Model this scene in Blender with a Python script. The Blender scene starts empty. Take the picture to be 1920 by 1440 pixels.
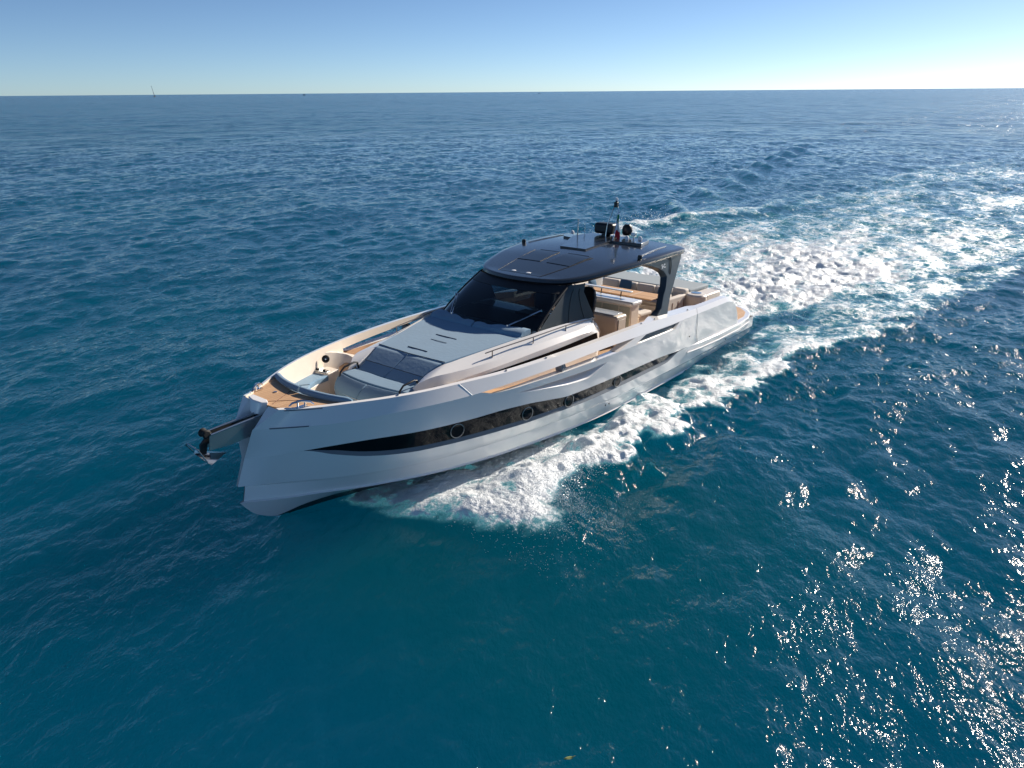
import bpy, bmesh, math, random
import numpy as np
from mathutils import Matrix, Vector
random.seed(7)
R_ = math.radians
sc = bpy.context.scene
COL = sc.collection

# ------------------------------------------------------------------ camera
CAMP = Vector((0, 0, 7.0))
right = Vector((0.99996916, -0.00286274, -0.00731358))
fwdv = Vector((0.0, 0.93120352, -0.36449966))
upv = Vector((0.0078539, 0.36448842, 0.9311748))
cam = bpy.data.cameras.new('camera')
cam.lens = 26.25; cam.sensor_width = 36; cam.clip_start = 0.3; cam.clip_end = 60000
camo = bpy.data.objects.new('camera', cam); COL.objects.link(camo)
m = Matrix.Identity(4)
for i in range(3):
    m[i][0] = right[i]; m[i][1] = upv[i]; m[i][2] = -fwdv[i]; m[i][3] = CAMP[i]
camo.matrix_world = m
sc.camera = camo

# ------------------------------------------------------------------ sky, sun, exposure
SUN_EL, SUN_AZ = R_(25), R_(49)          # azimuth from +Y towards +X
world = bpy.data.worlds.new('World'); sc.world = world; world.use_nodes = True
wn = world.node_tree; wn.nodes.clear()
sky = wn.nodes.new('ShaderNodeTexSky'); sky.sky_type = 'NISHITA'; sky.sun_disc = False
sky.sun_elevation = SUN_EL; sky.sun_rotation = SUN_AZ
sky.altitude = 0; sky.air_density = 0.5; sky.dust_density = 0.15; sky.ozone_density = 2.5
bg = wn.nodes.new('ShaderNodeBackground'); bg.inputs[1].default_value = 0.074
wo = wn.nodes.new('ShaderNodeOutputWorld')
tint = wn.nodes.new('ShaderNodeMix'); tint.data_type = 'RGBA'; tint.blend_type = 'MULTIPLY'; tint.inputs[0].default_value = 1.0; tint.inputs[7].default_value = (0.86, 0.95, 1.0, 1)
wn.links.new(sky.outputs[0], tint.inputs[6]); wn.links.new(tint.outputs[2], bg.inputs[0]); wn.links.new(bg.outputs[0], wo.inputs[0])
sun = bpy.data.lights.new('sun', 'SUN'); sun.energy = 5.0; sun.angle = R_(0.55); sun.color = (1.0, 0.90, 0.78)
suno = bpy.data.objects.new('sun', sun); COL.objects.link(suno)
sdir = Vector((math.sin(SUN_AZ)*math.cos(SUN_EL), math.cos(SUN_AZ)*math.cos(SUN_EL), math.sin(SUN_EL)))
suno.rotation_euler = sdir.to_track_quat('Z', 'Y').to_euler(); suno.location = sdir*60
sc.view_settings.view_transform = 'Standard'; sc.view_settings.look = 'None'
sc.view_settings.exposure = 0.55; sc.view_settings.gamma = 1.0
sc.render.engine = 'CYCLES'
sc.cycles.max_bounces = 8; sc.cycles.glossy_bounces = 4; sc.cycles.transparent_max_bounces = 12
sc.cycles.sample_clamp_indirect = 6.0; sc.cycles.sample_clamp_direct = 40
sc.cycles.use_denoising = True
sc.cycles.caustics_reflective = True; sc.cycles.blur_glossy = 0.12

# ------------------------------------------------------------------ yacht frame (u forward, v to port, w up)
BO = np.array([5.73968, 23.73371, 0.01685])
BU = np.array([-0.623838, -0.779619, 0.054956]); BV = np.array([0.780824, -0.62475, 0.000742]); BW = np.array([0.033755, 0.043374, 0.998488])
FH = np.array([BU[0], BU[1]])/math.hypot(BU[0], BU[1]); PH = np.array([-FH[1], FH[0]])*1.0
if PH @ BV[:2] < 0: PH = -PH

# ------------------------------------------------------------------ materials
def nodemat(name):
    mt = bpy.data.materials.new(name); mt.use_nodes = True
    nt = mt.node_tree; nt.nodes.clear()
    out = nt.nodes.new('ShaderNodeOutputMaterial')
    return mt, nt, out
def N(nt, t, **kw):
    n = nt.nodes.new(t)
    for k, v in kw.items():
        if k.startswith('i_'):
            key = k[2:]
            key = int(key) if key.isdigit() else key.replace('_', ' ')
            n.inputs[key].default_value = v
        else: setattr(n, k, v)
    return n
def math_(nt, op, a, b=None, clamp=False):
    n = nt.nodes.new('ShaderNodeMath'); n.operation = op; n.use_clamp = clamp
    for i, x in enumerate((a, b)):
        if x is None: continue
        if isinstance(x, (int, float)): n.inputs[i].default_value = x
        else: nt.links.new(x, n.inputs[i])
    return n.outputs[0]
def maprange(nt, x, a, b, c=0.0, d=1.0, smooth=True):
    n = nt.nodes.new('ShaderNodeMapRange'); n.interpolation_type = 'SMOOTHSTEP' if smooth else 'LINEAR'
    for i, v in enumerate((x, a, b, c, d)):
        if isinstance(v, (int, float)): n.inputs[i].default_value = v
        else: nt.links.new(v, n.inputs[i])
    return n.outputs[0]
def mixc(nt, f, a, b):
    n = nt.nodes.new('ShaderNodeMix'); n.data_type = 'RGBA'
    for k, x in ((0, f), (6, a), (7, b)):
        if isinstance(x, (int, float)): n.inputs[k].default_value = x
        elif isinstance(x, tuple): n.inputs[k].default_value = (*x, 1) if len(x) == 3 else x
        else: nt.links.new(x, n.inputs[k])
    return n.outputs[2]
def simple(name, col, rough=0.4, metal=0.0, coat=0.0, var=0.06, vscale=3.0, bump=0.0, bscale=60.0, ior=1.45, sheen=0.0):
    mt, nt, out = nodemat(name)
    p = N(nt, 'ShaderNodeBsdfPrincipled'); p.inputs['Roughness'].default_value = rough
    p.inputs['Metallic'].default_value = metal; p.inputs['IOR'].default_value = ior
    p.inputs['Coat Weight'].default_value = coat; p.inputs['Coat Roughness'].default_value = 0.06
    p.inputs['Sheen Weight'].default_value = sheen
    tc = N(nt, 'ShaderNodeTexCoord')
    no = N(nt, 'ShaderNodeTexNoise'); no.inputs['Scale'].default_value = vscale; no.inputs['Detail'].default_value = 5
    nt.links.new(tc.outputs['Object'], no.inputs['Vector'])
    lo = tuple(c*(1-var) for c in col); hi = tuple(min(1, c*(1+var)) for c in col)
    nt.links.new(mixc(nt, no.outputs[0], lo, hi), p.inputs['Base Color'])
    if bump:
        nb = N(nt, 'ShaderNodeTexNoise'); nb.inputs['Scale'].default_value = bscale; nb.inputs['Detail'].default_value = 3
        nt.links.new(tc.outputs['Object'], nb.inputs['Vector'])
        b = N(nt, 'ShaderNodeBump'); b.inputs['Distance'].default_value = bump; b.inputs['Strength'].default_value = 1
        nt.links.new(nb.outputs[0], b.inputs['Height']); nt.links.new(b.outputs[0], p.inputs['Normal'])
    nt.links.new(p.outputs[0], out.inputs[0])
    return mt
M = {}
M['gelcoat'] = simple('gelcoat', (0.85, 0.83, 0.80), 0.16, coat=0.7, var=0.015)
M['cream'] = simple('cream_gelcoat', (0.80, 0.71, 0.60), 0.35, coat=0.2, var=0.02)
M['antifoul'] = simple('antifoul', (0.012, 0.016, 0.02), 0.5)
M['blackglass'] = simple('black_glass', (0.005, 0.007, 0.010), 0.03, var=0.1, ior=1.3)
M['tan'] = simple('tan_finish', (0.56, 0.36, 0.23), 0.4, coat=0.2, var=0.05)  # even tan for the scoop's upper faces and the lower bulwark's inner wall
M['roof'] = simple('roof_paint', (0.016, 0.021, 0.028), 0.26, coat=.55, var=0.05)
M['roofpanel'] = simple('roof_panel', (0.016, 0.024, 0.036), 0.3, coat=0.3, var=0.05)
M['darkpaint'] = simple('dark_paint', (0.04, 0.055, 0.065), 0.38, coat=0.3, var=0.06)
M['matte'] = simple('side_panel', (0.035, 0.05, 0.058), 0.5, var=0.05)
M['black'] = simple('black_plastic', (0.010, 0.011, 0.013), 0.4, var=0.1)
M['rubber'] = simple('black_rubber', (0.012, 0.012, 0.012), 0.7)
M['chrome'] = simple('polished_steel', (0.72, 0.73, 0.74), 0.10, metal=1.0, var=0.03)
M['steel'] = simple('brushed_steel', (0.50, 0.52, 0.53), 0.22, metal=1.0, var=0.05)
M['satin'] = simple('satin_steel', (0.46, 0.49, 0.50), 0.3, metal=1.0, var=0.04)
M['rail'] = simple('dark_rail', (0.16, 0.15, 0.15), 0.35, metal=.7)
M['darksteel'] = simple('porthole_ring', (0.42, 0.43, 0.43), 0.3, metal=.9)
M['fabric'] = simple('blue_grey_cushion', (0.145, 0.26, 0.37), 0.85, var=0.07, vscale=2.0, bump=0.004, bscale=14, sheen=0.2)
M['beigefabric'] = simple('beige_cushion', (0.66, 0.60, 0.53), 0.85, var=0.05, bump=0.003, bscale=10)
M['bluefabric'] = simple('blue_cushion', (0.05, 0.13, 0.22), 0.85, var=0.06, bump=0.002, bscale=30)
M['greyfabric'] = simple('grey_cushion', (0.30, 0.35, 0.38), 0.85, var=0.06, bump=0.003, bscale=14)
M['seam'] = simple('seam_line', (0.05, 0.07, 0.09), 0.6)
M['greyline'] = simple('joint_line', (0.16, 0.18, 0.20), 0.5)
M['strap'] = simple('brown_strap', (0.14, 0.06, 0.04), 0.6)
M['white'] = simple('white_plastic', (0.8, 0.8, 0.8), 0.3)
M['doorglass'] = simple('galley_door', (0.42, 0.43, 0.36), 0.12, coat=0.6, var=0.05)
M['counter'] = simple('grey_counter', (0.36, 0.40, 0.45), 0.12, coat=0.5, var=0.04)
M['sail'] = simple('sail_cloth', (0.05, 0.08, 0.11), 0.8)
M['leaf'] = simple('yellow_leaf', (0.20, 0.24, 0.08), 0.6)
def teak(name, axis=0, col=((0.46, 0.27, 0.14), (0.62, 0.40, 0.23)), plank=0.075):
    mt, nt, out = nodemat(name)
    p = N(nt, 'ShaderNodeBsdfPrincipled'); p.inputs['Roughness'].default_value = 0.6
    tc = N(nt, 'ShaderNodeTexCoord'); sx = N(nt, 'ShaderNodeSeparateXYZ'); nt.links.new(tc.outputs['Object'], sx.inputs[0])
    across = sx.outputs[1 - axis]
    t = math_(nt, 'DIVIDE', across, plank); fr = math_(nt, 'FRACT', t); fl = math_(nt, 'FLOOR', t)
    d = math_(nt, 'ABSOLUTE', math_(nt, 'SUBTRACT', fr, 0.5))
    seam = maprange(nt, d, 0.46, 0.49)
    wnz = N(nt, 'ShaderNodeTexWhiteNoise', noise_dimensions='1D'); nt.links.new(fl, wnz.inputs['W'])
    mp = N(nt, 'ShaderNodeMapping'); mp.inputs['Scale'].default_value = (3, 60, 60) if axis == 0 else (60, 3, 60)
    nt.links.new(tc.outputs['Object'], mp.inputs[0])
    no = N(nt, 'ShaderNodeTexNoise'); no.inputs['Scale'].default_value = 1; no.inputs['Detail'].default_value = 4; nt.links.new(mp.outputs[0], no.inputs['Vector'])
    f = math_(nt, 'MULTIPLY', math_(nt, 'ADD', wnz.outputs[0], no.outputs[0]), 0.5)
    c = mixc(nt, f, col[0], col[1])
    c = mixc(nt, math_(nt, 'MULTIPLY', seam, 0.75), c, (0.05, 0.03, 0.02))
    nt.links.new(c, p.inputs['Base Color']); nt.links.new(p.outputs[0], out.inputs[0])
    return mt
M['teak'] = teak('teak_deck', 0)
M['teakx'] = teak('teak_table', 1, plank=0.5, col=((0.50, 0.28, 0.13), (0.60, 0.36, 0.18)))
def tinted():
    mt, nt, out = nodemat('tinted_glass')
    tr = N(nt, 'ShaderNodeBsdfTransparent'); tr.inputs[0].default_value = (0.075, 0.11, 0.14, 1)
    gl = N(nt, 'ShaderNodeBsdfGlossy'); gl.inputs['Roughness'].default_value = 0.02; gl.inputs[0].default_value = (0.9, 0.95, 1, 1)
    fr = N(nt, 'ShaderNodeFresnel'); fr.inputs[0].default_value = 1.5
    mx = N(nt, 'ShaderNodeMixShader'); nt.links.new(fr.outputs[0], mx.inputs[0]); nt.links.new(tr.outputs[0], mx.inputs[1]); nt.links.new(gl.outputs[0], mx.inputs[2])
    nt.links.new(mx.outputs[0], out.inputs[0]); return mt
M['tinted'] = tinted()

# ------------------------------------------------------------------ mesh helpers
class MB:
    def __init__(s): s.v = []; s.f = []; s.mir = False
    def vert(s, p): s.v.append(tuple(float(x) for x in p)); return len(s.v)-1
    def quadstrip(s, A, B, both=False):
        n = len(A); a = [s.vert(p) for p in A]; b = [s.vert(p) for p in B]
        for i in range(n-1):
            s.f.append((a[i], a[i+1], b[i+1], b[i]))
        if both: s.quadstrip([(p[0], -p[1], p[2]) for p in A], [(p[0], -p[1], p[2]) for p in B])
    def grid(s, rows, closed=False):
        idx = [[s.vert(p) for p in r] for r in rows]
        for i in range(len(rows)-1):
            n = len(rows[i])
            for j in range(n if closed else n-1):
                k = (j+1) % n
                s.f.append((idx[i][j], idx[i][k], idx[i+1][k], idx[i+1][j]))
        return idx
    def poly(s, P, both=False):
        s.f.append(tuple(s.vert(p) for p in P))
        if both: s.f.append(tuple(s.vert((p[0], -p[1], p[2])) for p in P))
    def prism(s, P, off):
        n = len(P); a = [s.vert(p) for p in P]; b = [s.vert((p[0]+off[0], p[1]+off[1], p[2]+off[2])) for p in P]
        s.f.append(tuple(a)); s.f.append(tuple(reversed(b)))
        for i in range(n): s.f.append((a[i], b[i], b[(i+1) % n], a[(i+1) % n]))
    def prism2(s, P, Q):
        n = len(P); a = [s.vert(p) for p in P]; b = [s.vert(p) for p in Q]
        s.f.append(tuple(a)); s.f.append(tuple(reversed(b)))
        for i in range(n): s.f.append((a[i], b[i], b[(i+1) % n], a[(i+1) % n]))
    def box(s, x0, x1, y0, y1, z0, z1):
        s.prism([(x0, y0, z0), (x1, y0, z0), (x1, y1, z0), (x0, y1, z0)], (0, 0, z1-z0))
    def tube(s, P, r, n=8, cap=True):
        P = [Vector(p) for p in P]; rows = []
        r = r if isinstance(r, (list, tuple)) else [r]*len(P)
        prev = None
        for i, p in enumerate(P):
            t = (P[min(i+1, len(P)-1)] - P[max(i-1, 0)]).normalized()
            ref = Vector((0, 0, 1)) if abs(t.z) < 0.9 else Vector((1, 0, 0))
            if prev is not None: ref = prev
            a = (ref - t*ref.dot(t)).normalized(); prev = a; b = t.cross(a)
            rows.append([p + (a*math.cos(2*math.pi*k/n) + b*math.sin(2*math.pi*k/n))*r[i] for k in range(n)])
        idx = s.grid(rows, closed=True)
        if cap: s.f.append(tuple(idx[0])); s.f.append(tuple(reversed(idx[-1])))
    def lathe(s, prof, c, n=20, axis='z'):
        rows = []
        for r, z in prof:
            row = []
            for k in range(n):
                a = 2*math.pi*k/n; x, y = r*math.cos(a), r*math.sin(a)
                row.append((c[0]+x, c[1]+y, c[2]+z) if axis == 'z' else (c[0]+x, c[1]+z, c[2]+y) if axis == 'y' else (c[0]+z, c[1]+x, c[2]+y))
            rows.append(row)
        idx = s.grid(rows, closed=True)
        s.f.append(tuple(reversed(idx[0]))); s.f.append(tuple(idx[-1]))
    def both(s):      # mirror everything to starboard
        n = len(s.v); s.v += [(p[0], -p[1], p[2]) for p in s.v]; s.f += [tuple(n+i for i in reversed(f)) for f in s.f]; return s
def mk(name, mb, mat, parent=None, bevel=0.0, smooth=True, subdiv=0, segs=3, weld=False, ang=35, **tags):
    me = bpy.data.meshes.new(name); me.from_pydata(mb.v, [], [f for f in mb.f if len(set(f)) > 2])
    bm = bmesh.new(); bm.from_mesh(me)
    if weld: bmesh.ops.remove_doubles(bm, verts=bm.verts, dist=0.0005)
    bmesh.ops.dissolve_degenerate(bm, dist=1e-5, edges=bm.edges)
    bmesh.ops.recalc_face_normals(bm, faces=bm.faces); bm.to_mesh(me); bm.free()
    if smooth:
        me.polygons.foreach_set('use_smooth', [True]*len(me.polygons)); me.set_sharp_from_angle(angle=R_(ang))
    me.materials.append(M[mat] if isinstance(mat, str) else mat)
    o = bpy.data.objects.new(name, me); COL.objects.link(o)
    if parent is not None: o.parent = parent
    if bevel:
        b = o.modifiers.new('bevel', 'BEVEL'); b.width = bevel; b.segments = segs; b.limit_method = 'ANGLE'; b.angle_limit = R_(30)
        b.harden_normals = False
    if subdiv:
        sd = o.modifiers.new('sub', 'SUBSURF'); sd.levels = subdiv; sd.render_levels = subdiv
    for k, v in tags.items(): o[k] = v
    return o
def empty(name, loc=(0, 0, 0)):
    o = bpy.data.objects.new(name, None); COL.objects.link(o); o.location = loc; o.empty_display_size = 0.2; return o
def pch(tab):     # monotone cubic through table rows (u, v, w)
    T = np.array(sorted(tab), float); x = T[:, 0]; h = np.diff(x); res = []
    for c in (1, 2):
        y = T[:, c]; d = np.diff(y)/h; s_ = np.zeros(len(x)); s_[0] = d[0]; s_[-1] = d[-1]
        for i in range(1, len(x)-1):
            if d[i-1]*d[i] > 0:
                w1 = 2*h[i]+h[i-1]; w2 = h[i]+2*h[i-1]; s_[i] = (w1+w2)/(w1/d[i-1]+w2/d[i])
        res.append((y, s_))
    def f(u):
        u = min(max(u, x[0]), x[-1]); i = min(max(int(np.searchsorted(x, u))-1, 0), len(x)-2)
        t = (u-x[i])/h[i]; o = [u]
        for y, s_ in res:
            o.append((2*t**3-3*t**2+1)*y[i]+(t**3-2*t**2+t)*h[i]*s_[i]+(-2*t**3+3*t**2)*y[i+1]+(t**3-t**2)*h[i]*s_[i+1])
        return tuple(float(q) for q in o)
    f.a = float(x[0]); f.b = float(x[-1]); return f
def span(f, a, b, n, dv=0.0, dw=0.0):
    out = []
    for i in range(n+1):
        p = f(a+(b-a)*i/n); out.append((p[0], p[1]+dv, p[2]+dw))
    return out

def fine(T, n=8):
    T = np.array(T); t = np.arange(len(T)); tt = np.linspace(0, len(T)-1, (len(T)-1)*n+1); o = []
    for c in range(3):
        y = T[:, c]; mth = np.gradient(y); i = np.minimum(tt.astype(int), len(T)-2); f = tt-i
        o.append((2*f**3-3*f**2+1)*y[i]+(f**3-2*f**2+f)*mth[i]+(-2*f**3+3*f**2)*y[i+1]+(f**3-f**2)*mth[i+1])
    return [tuple(float(a) for a in p) for p in np.array(o).T]
# ================================================================== YACHT
yacht = empty('motor_yacht')
ym = Matrix.Identity(4)
for i in range(3):
    ym[i][0] = BU[i]; ym[i][1] = BV[i]; ym[i][2] = BW[i]; ym[i][3] = BO[i]
yacht.matrix_world = ym
yacht['label'] = 'large white open motor yacht with black hardtop racing across the blue sea'
yacht['category'] = 'yacht'

S1 = pch([(1.5, 2.27, .62), (1.62, 2.27, .95), (1.8, 2.27, 1.18), (2.1, 2.28, 1.37), (2.5, 2.29, 1.42), (4.45, 2.34, 1.44), (6.86, 2.36, 1.53), (7.6, 2.36, 1.54), (9.8, 2.29, 1.49), (11, 2.21, 1.46), (12, 2.09, 1.43), (12.87, 1.90, 1.415), (13.74, 1.66, 1.39), (14.38, 1.41, 1.375), (14.96, 1.10, 1.36), (15.4, .83, 1.345), (15.7, .64, 1.35), (15.93, .5, 1.365)])
K2 = pch([(1.5, 2.34, .6), (1.62, 2.345, .86), (1.8, 2.35, 1.06), (2.1, 2.36, 1.24), (2.6, 2.38, 1.31), (4.54, 2.42, 1.315), (5.34, 2.44, 1.315), (7.83, 2.45, 1.34), (8.95, 2.43, 1.35), (10.54, 2.35, 1.30), (11.6, 2.22, 1.245), (12.72, 2.04, 1.19), (13.42, 1.87, 1.165), (14.46, 1.49, 1.13), (15.2, 1.09, 1.075), (15.64, .78, 1.06), (16.0, .49, 1.055), (16.28, .25, 1.05)])
K = pch([(1.5, 2.34, .6), (1.62, 2.345, .86), (1.8, 2.35, 1.06), (2.1, 2.36, 1.24), (2.6, 2.38, 1.31), (4.54, 2.42, 1.315), (5.34, 2.44, 1.315), (5.62, 2.47, 1.18), (5.85, 2.48, 1.165), (6.63, 2.49, 1.16), (8.64, 2.48, 1.165), (10.18, 2.40, 1.145), (11.36, 2.29, 1.13), (12.1, 2.19, 1.12), (12.45, 2.11, 1.125), (12.72, 2.04, 1.19), (13.42, 1.87, 1.165), (14.46, 1.49, 1.13), (15.2, 1.09, 1.075), (15.64, .78, 1.06), (16.0, .49, 1.055), (16.28, .25, 1.05)])
WT = pch([(1.5, 2.36, .5), (4.8, 2.41, .5), (5.33, 2.42, .51), (6.66, 2.435, .57), (9.0, 2.41, .565), (10.23, 2.35, .56), (10.95, 2.30, .635), (11.6, 2.235, .705), (12.2, 2.13, .725), (12.89, 1.96, .70), (13.8, 1.70, .69), (14.64, 1.32, .685), (15.24, .965, .65), (15.63, .68, .6), (16.1, .37, .56), (16.34, .035, .5)])
WB = pch([(1.5, 2.36, .5), (4.8, 2.41, .5), (5.33, 2.42, .50), (6.05, 2.39, .31), (7.34, 2.39, .28), (9.32, 2.35, .245), (11.19, 2.22, .27), (12.6, 1.98, .285), (13.76, 1.66, .295), (14.17, 1.50, .31), (14.73, 1.24, .37), (15.24, .95, .485), (15.63, .68, .595), (16.1, .37, .56), (16.34, .035, .5)])
RL = pch([(0, 2.25, .12), (5, 2.35, .05), (8, 2.31, 0), (10, 2.2, 0), (12, 1.93, 0), (13.2, 1.68, 0), (13.7, 1.54, 0), (14.4, 1.26, -.005), (15.07, .90, -.01), (15.73, .45, 0), (16.5, .02, .04)])
CH = pch([(0, 2.12, -.22), (1.6, 2.16, -.22), (5.4, 2.2, -.3), (8.4, 2.17, -.37), (10, 2.07, -.37), (11.7, 1.88, -.34), (13.1, 1.54, -.34), (14.48, 1.03, -.315), (15.37, .55, -.30), (15.9, .29, -.285), (16.41, .012, -.26)])
CH2 = pch([(0, 2.14, -.25), (1.6, 2.19, -.25), (5.4, 2.23, -.33), (8.4, 2.2, -.40), (10, 2.1, -.40), (11.7, 1.91, -.37), (13.1, 1.57, -.37), (14.48, 1.07, -.34), (15.37, .60, -.32), (15.9, .34, -.305), (16.48, .01, -.275)])
KL = pch([(0, 0, -.95), (8, 0, -1.15), (13, 0, -1.1), (15, 0, -.93), (15.81, 0, -.78), (16.1, 0, -.66), (16.25, 0, -.55), (16.4, 0, -.42), (16.48, 0, -.275)])
BL = pch([(0, 1.9, -.33), (1.6, 1.95, -.33), (5.4, 2.0, -.41), (8.4, 2.0, -.47), (10, 1.93, -.46), (11.7, 1.74, -.43), (13.1, 1.4, -.43), (14.2, 1.0, -.42), (14.9, .62, -.48), (15.4, .3, -.6), (15.81, .04, -.76), (16.1, .001, -.655), (16.25, .0005, -.55), (16.48, 0, -.275)])
SU = pch([(9.04, 2.445, 1.02), (9.77, 2.42, 1.0), (10.8, 2.345, 1.0), (11.88, 2.21, 1.0)])
SL = pch([(9.04, 2.44, 1.02), (9.67, 2.40, .80), (10.24, 2.36, .82), (11.3, 2.27, .935), (11.88, 2.21, 1.0)])

def scoop_d(u): return float(np.interp(u, [9.04, 9.7, 10.3, 11.2, 11.88], [0, .14, .12, .05, 0]))
def surfK(u, w):
    a = K(u); b = WT(u); return b[1]+(a[1]-b[1])*(w-b[2])/max(1e-4, a[2]-b[2])
SU = pch([(u, surfK(u, w), w) for u, w in ((9.04, 1.02), (9.4, 1.01), (9.77, 1.0), (10.3, 1.0), (10.8, 1.0), (11.3, 1.0), (11.88, 1.0))])
SL = pch([(u, surfK(u, w), w) for u, w in ((9.04, 1.015), (9.35, .90), (9.67, .80), (10.24, .82), (10.8, .88), (11.3, .935), (11.88, .995))])
hull = MB(); NL = 150
# topside below the knuckle
ends = [(1.5, 1.5), (9.04, 9.04), (11.88, 11.88), (16.28, 16.34)]
hull.quadstrip(span(K, 1.5, 9.04, 70), span(WT, 1.5, 9.04, 70))
hull.quadstrip(span(K, 11.88, 16.28, 50), span(WT, 11.88, 16.42, 50))
n = 40
hull.quadstrip(span(K, 9.04, 11.88, n), span(SU, 9.04, 11.88, n))
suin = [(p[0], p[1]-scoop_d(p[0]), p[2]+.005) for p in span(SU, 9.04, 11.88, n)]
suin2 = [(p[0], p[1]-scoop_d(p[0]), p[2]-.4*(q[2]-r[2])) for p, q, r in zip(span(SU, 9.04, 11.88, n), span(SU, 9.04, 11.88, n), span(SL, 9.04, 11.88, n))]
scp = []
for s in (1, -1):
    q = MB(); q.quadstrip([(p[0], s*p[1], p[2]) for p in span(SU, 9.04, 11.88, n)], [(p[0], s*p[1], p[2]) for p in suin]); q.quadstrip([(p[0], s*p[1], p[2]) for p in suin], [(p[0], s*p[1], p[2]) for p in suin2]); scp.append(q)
hull.quadstrip(suin2, span(SL, 9.04, 11.88, n))
hull.quadstrip(span(SL, 9.04, 11.88, n), span(WT, 9.04, 11.88, n))
# window recess frame
wt_ = span(WT, 5.33, 15.63, 120); wb_ = span(WB, 5.33, 15.63, 120)
def inn(P, d): return [(p[0], p[1]-d*min(1, max(0, (a[2]-b[2])/.12)), p[2]) for p, a, b in zip(P, wt_, wb_)]
hull.quadstrip(wt_, inn(wt_, .03))
wbl = [(p[0], p[1]-.03*min(1, (a[2]-b[2])/.12), p[2]+min(.075, .4*(a[2]-b[2]))) for p, a, b in zip(wb_, wt_, wb_)]
# below window
hull.quadstrip(span(WB, 1.5, 16.42, NL), span(RL, 1.5, 16.5, NL))
hull.quadstrip(span(RL, 0, 1.5, 6), [(u_, 2.25+.06*u_, .45) for u_ in np.linspace(0, 1.5, 7)])
rl2 = [(p[0]-.14*max(0, (p[0]-15)/1.5)**2, max(.008, p[1]-.035), p[2]-.05) for p in span(RL, 0, 16.5, NL)]
hull.quadstrip(span(RL, 0, 16.5, NL), rl2)
hull.quadstrip(rl2, span(CH, 0, 16.41, NL))
hull.quadstrip(span(CH, 0, 16.41, NL), span(CH2, 0, 16.48, NL))
hull.quadstrip(span(CH2, 0, 16.48, NL), span(BL, 0, 16.48, NL))
# stem cheek: inner faces of the bow notch
stemP = [(16.28, .25, 1.05), (16.31, .143, .775), (16.34, .035, .5), (16.5, .02, .04)]
backP = [(15.7, .16, 1.2), (15.75, .10, .8), (15.8, .02, .5), (15.9, .01, .04)]
hull.quadstrip(stemP, backP)
hull.poly([(15.93, .5, 1.365), (15.97, .27, 1.375), (16.24, .24, 1.06), (16.28, .25, 1.05)])
hull.poly([(15.97, .27, 1.375), (15.7, .16, 1.2), (16.24, .24, 1.06)]); hull.poly([(16.24, .24, 1.06), (15.7, .16, 1.2), (16.28, .25, 1.05)])
hull.both()
hull.poly([(15.75, -.10, .8), (15.7, -.16, 1.2), (15.7, .16, 1.2), (15.75, .10, .8)])
hull.poly([(15.9, -.01, .04), (15.75, -.10, .8), (15.75, .10, .8), (15.9, .01, .04)])
hull.poly([(0, -2.25, .45), (0, 2.25, .45), (0, 2.12, -.22), (0, 0, -.95), (0, -2.12, -.22)])
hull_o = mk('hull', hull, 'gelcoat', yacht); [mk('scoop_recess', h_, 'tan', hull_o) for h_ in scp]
sill = MB(); sill.quadstrip(wb_, wbl); sill.both(); mk('window_sill', sill, 'greyline', hull_o)
af = MB(); af.quadstrip(span(BL, 0, 15.81, NL), span(KL, 0, 15.81, NL)); af.both(); mk('antifouling', af, 'antifoul', hull_o)
gw = MB(); gw.quadstrip(inn(wt_, .03), wbl)
win = mk('hull_window', gw, 'blackglass', yacht)
gw2 = MB(); gw2.quadstrip([(p[0], -p[1], p[2]) for p in inn(wt_, .03)], [(p[0], -p[1], p[2]) for p in wbl]); win2 = mk('hull_window', gw2, 'blackglass', yacht)
def surfv(u, w):   # port topside half beam at height w
    a = WT(u); b = WB(u); t = (w-b[2])/max(1e-4, a[2]-b[2]); return b[1]+(a[1]-b[1])*t
for sgn, wo_ in ((1, win), (-1, win2)):
    for pu, pw in ((13.15, .52), (11.49, .47), (10.21, .42), (8.38, .42)):
        v0 = surfv(pu, pw)-.03; dv = (surfv(pu+.3, pw)-surfv(pu-.3, pw))/.6
        nrm = Vector((-dv, 1, 0)).normalized(); tx = Vector((1, dv, 0)).normalized()
        P = []; rings = MB()
        rows = []
        for rr, off in ((.148, .004), (.148, .018), (.138, .020), (.135, .006)):
            rows.append([Vector((pu, v0, pw))+tx*rr*math.cos(a)+Vector((0, 0, 1))*rr*math.sin(a)*.92+nrm*off for a in [2*math.pi*k/32 for k in range(32)]])
        rows = [[(p[0], sgn*p[1], p[2]) for p in r] for r in rows]
        rings.grid(rows, closed=True)
        ph = mk('porthole', rings, 'darksteel', wo_)
        g = MB(); g.poly([(p[0], p[1], p[2]) for p in [(q[0], q[1], q[2]) for q in rows[3]]]); mk('pane', g, 'blackglass', wo_, smooth=False)
# -------- bulwark cap and beam
bw = MB()
def s0(u, dw=0.012):
    p = S1(u); cw = float(np.interp(u, [1.5, 2, 4.2, 4.5, 6.6, 7.1, 12, 13, 15, 15.93], [.12, .16, .18, .3, .3, .12, .11, .08, .07, .07])); return (p[0], p[1]-cw, p[2]+dw)
us = list(np.linspace(1.5, 15.93, 161)); s1l = [S1(u) for u in us]; s0l = [s0(u) for u in us]
k2l = [K2(1.5+(16.28-1.5)*i/160) for i in range(161)]
bw.quadstrip(s0l, s1l); bw.quadstrip(s1l, k2l)
# beam underside and inner side over the opening
u1 = list(np.linspace(5.3, 12.72, 80))
inb = [(s0(u)[0], s0(u)[1]-.01, K2(u)[2]+.05) for u in u1]
bw.quadstrip([K2(u) for u in u1], inb); ibw = MB(); ibw.quadstrip([s0(u) for u in u1], inb)
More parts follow.
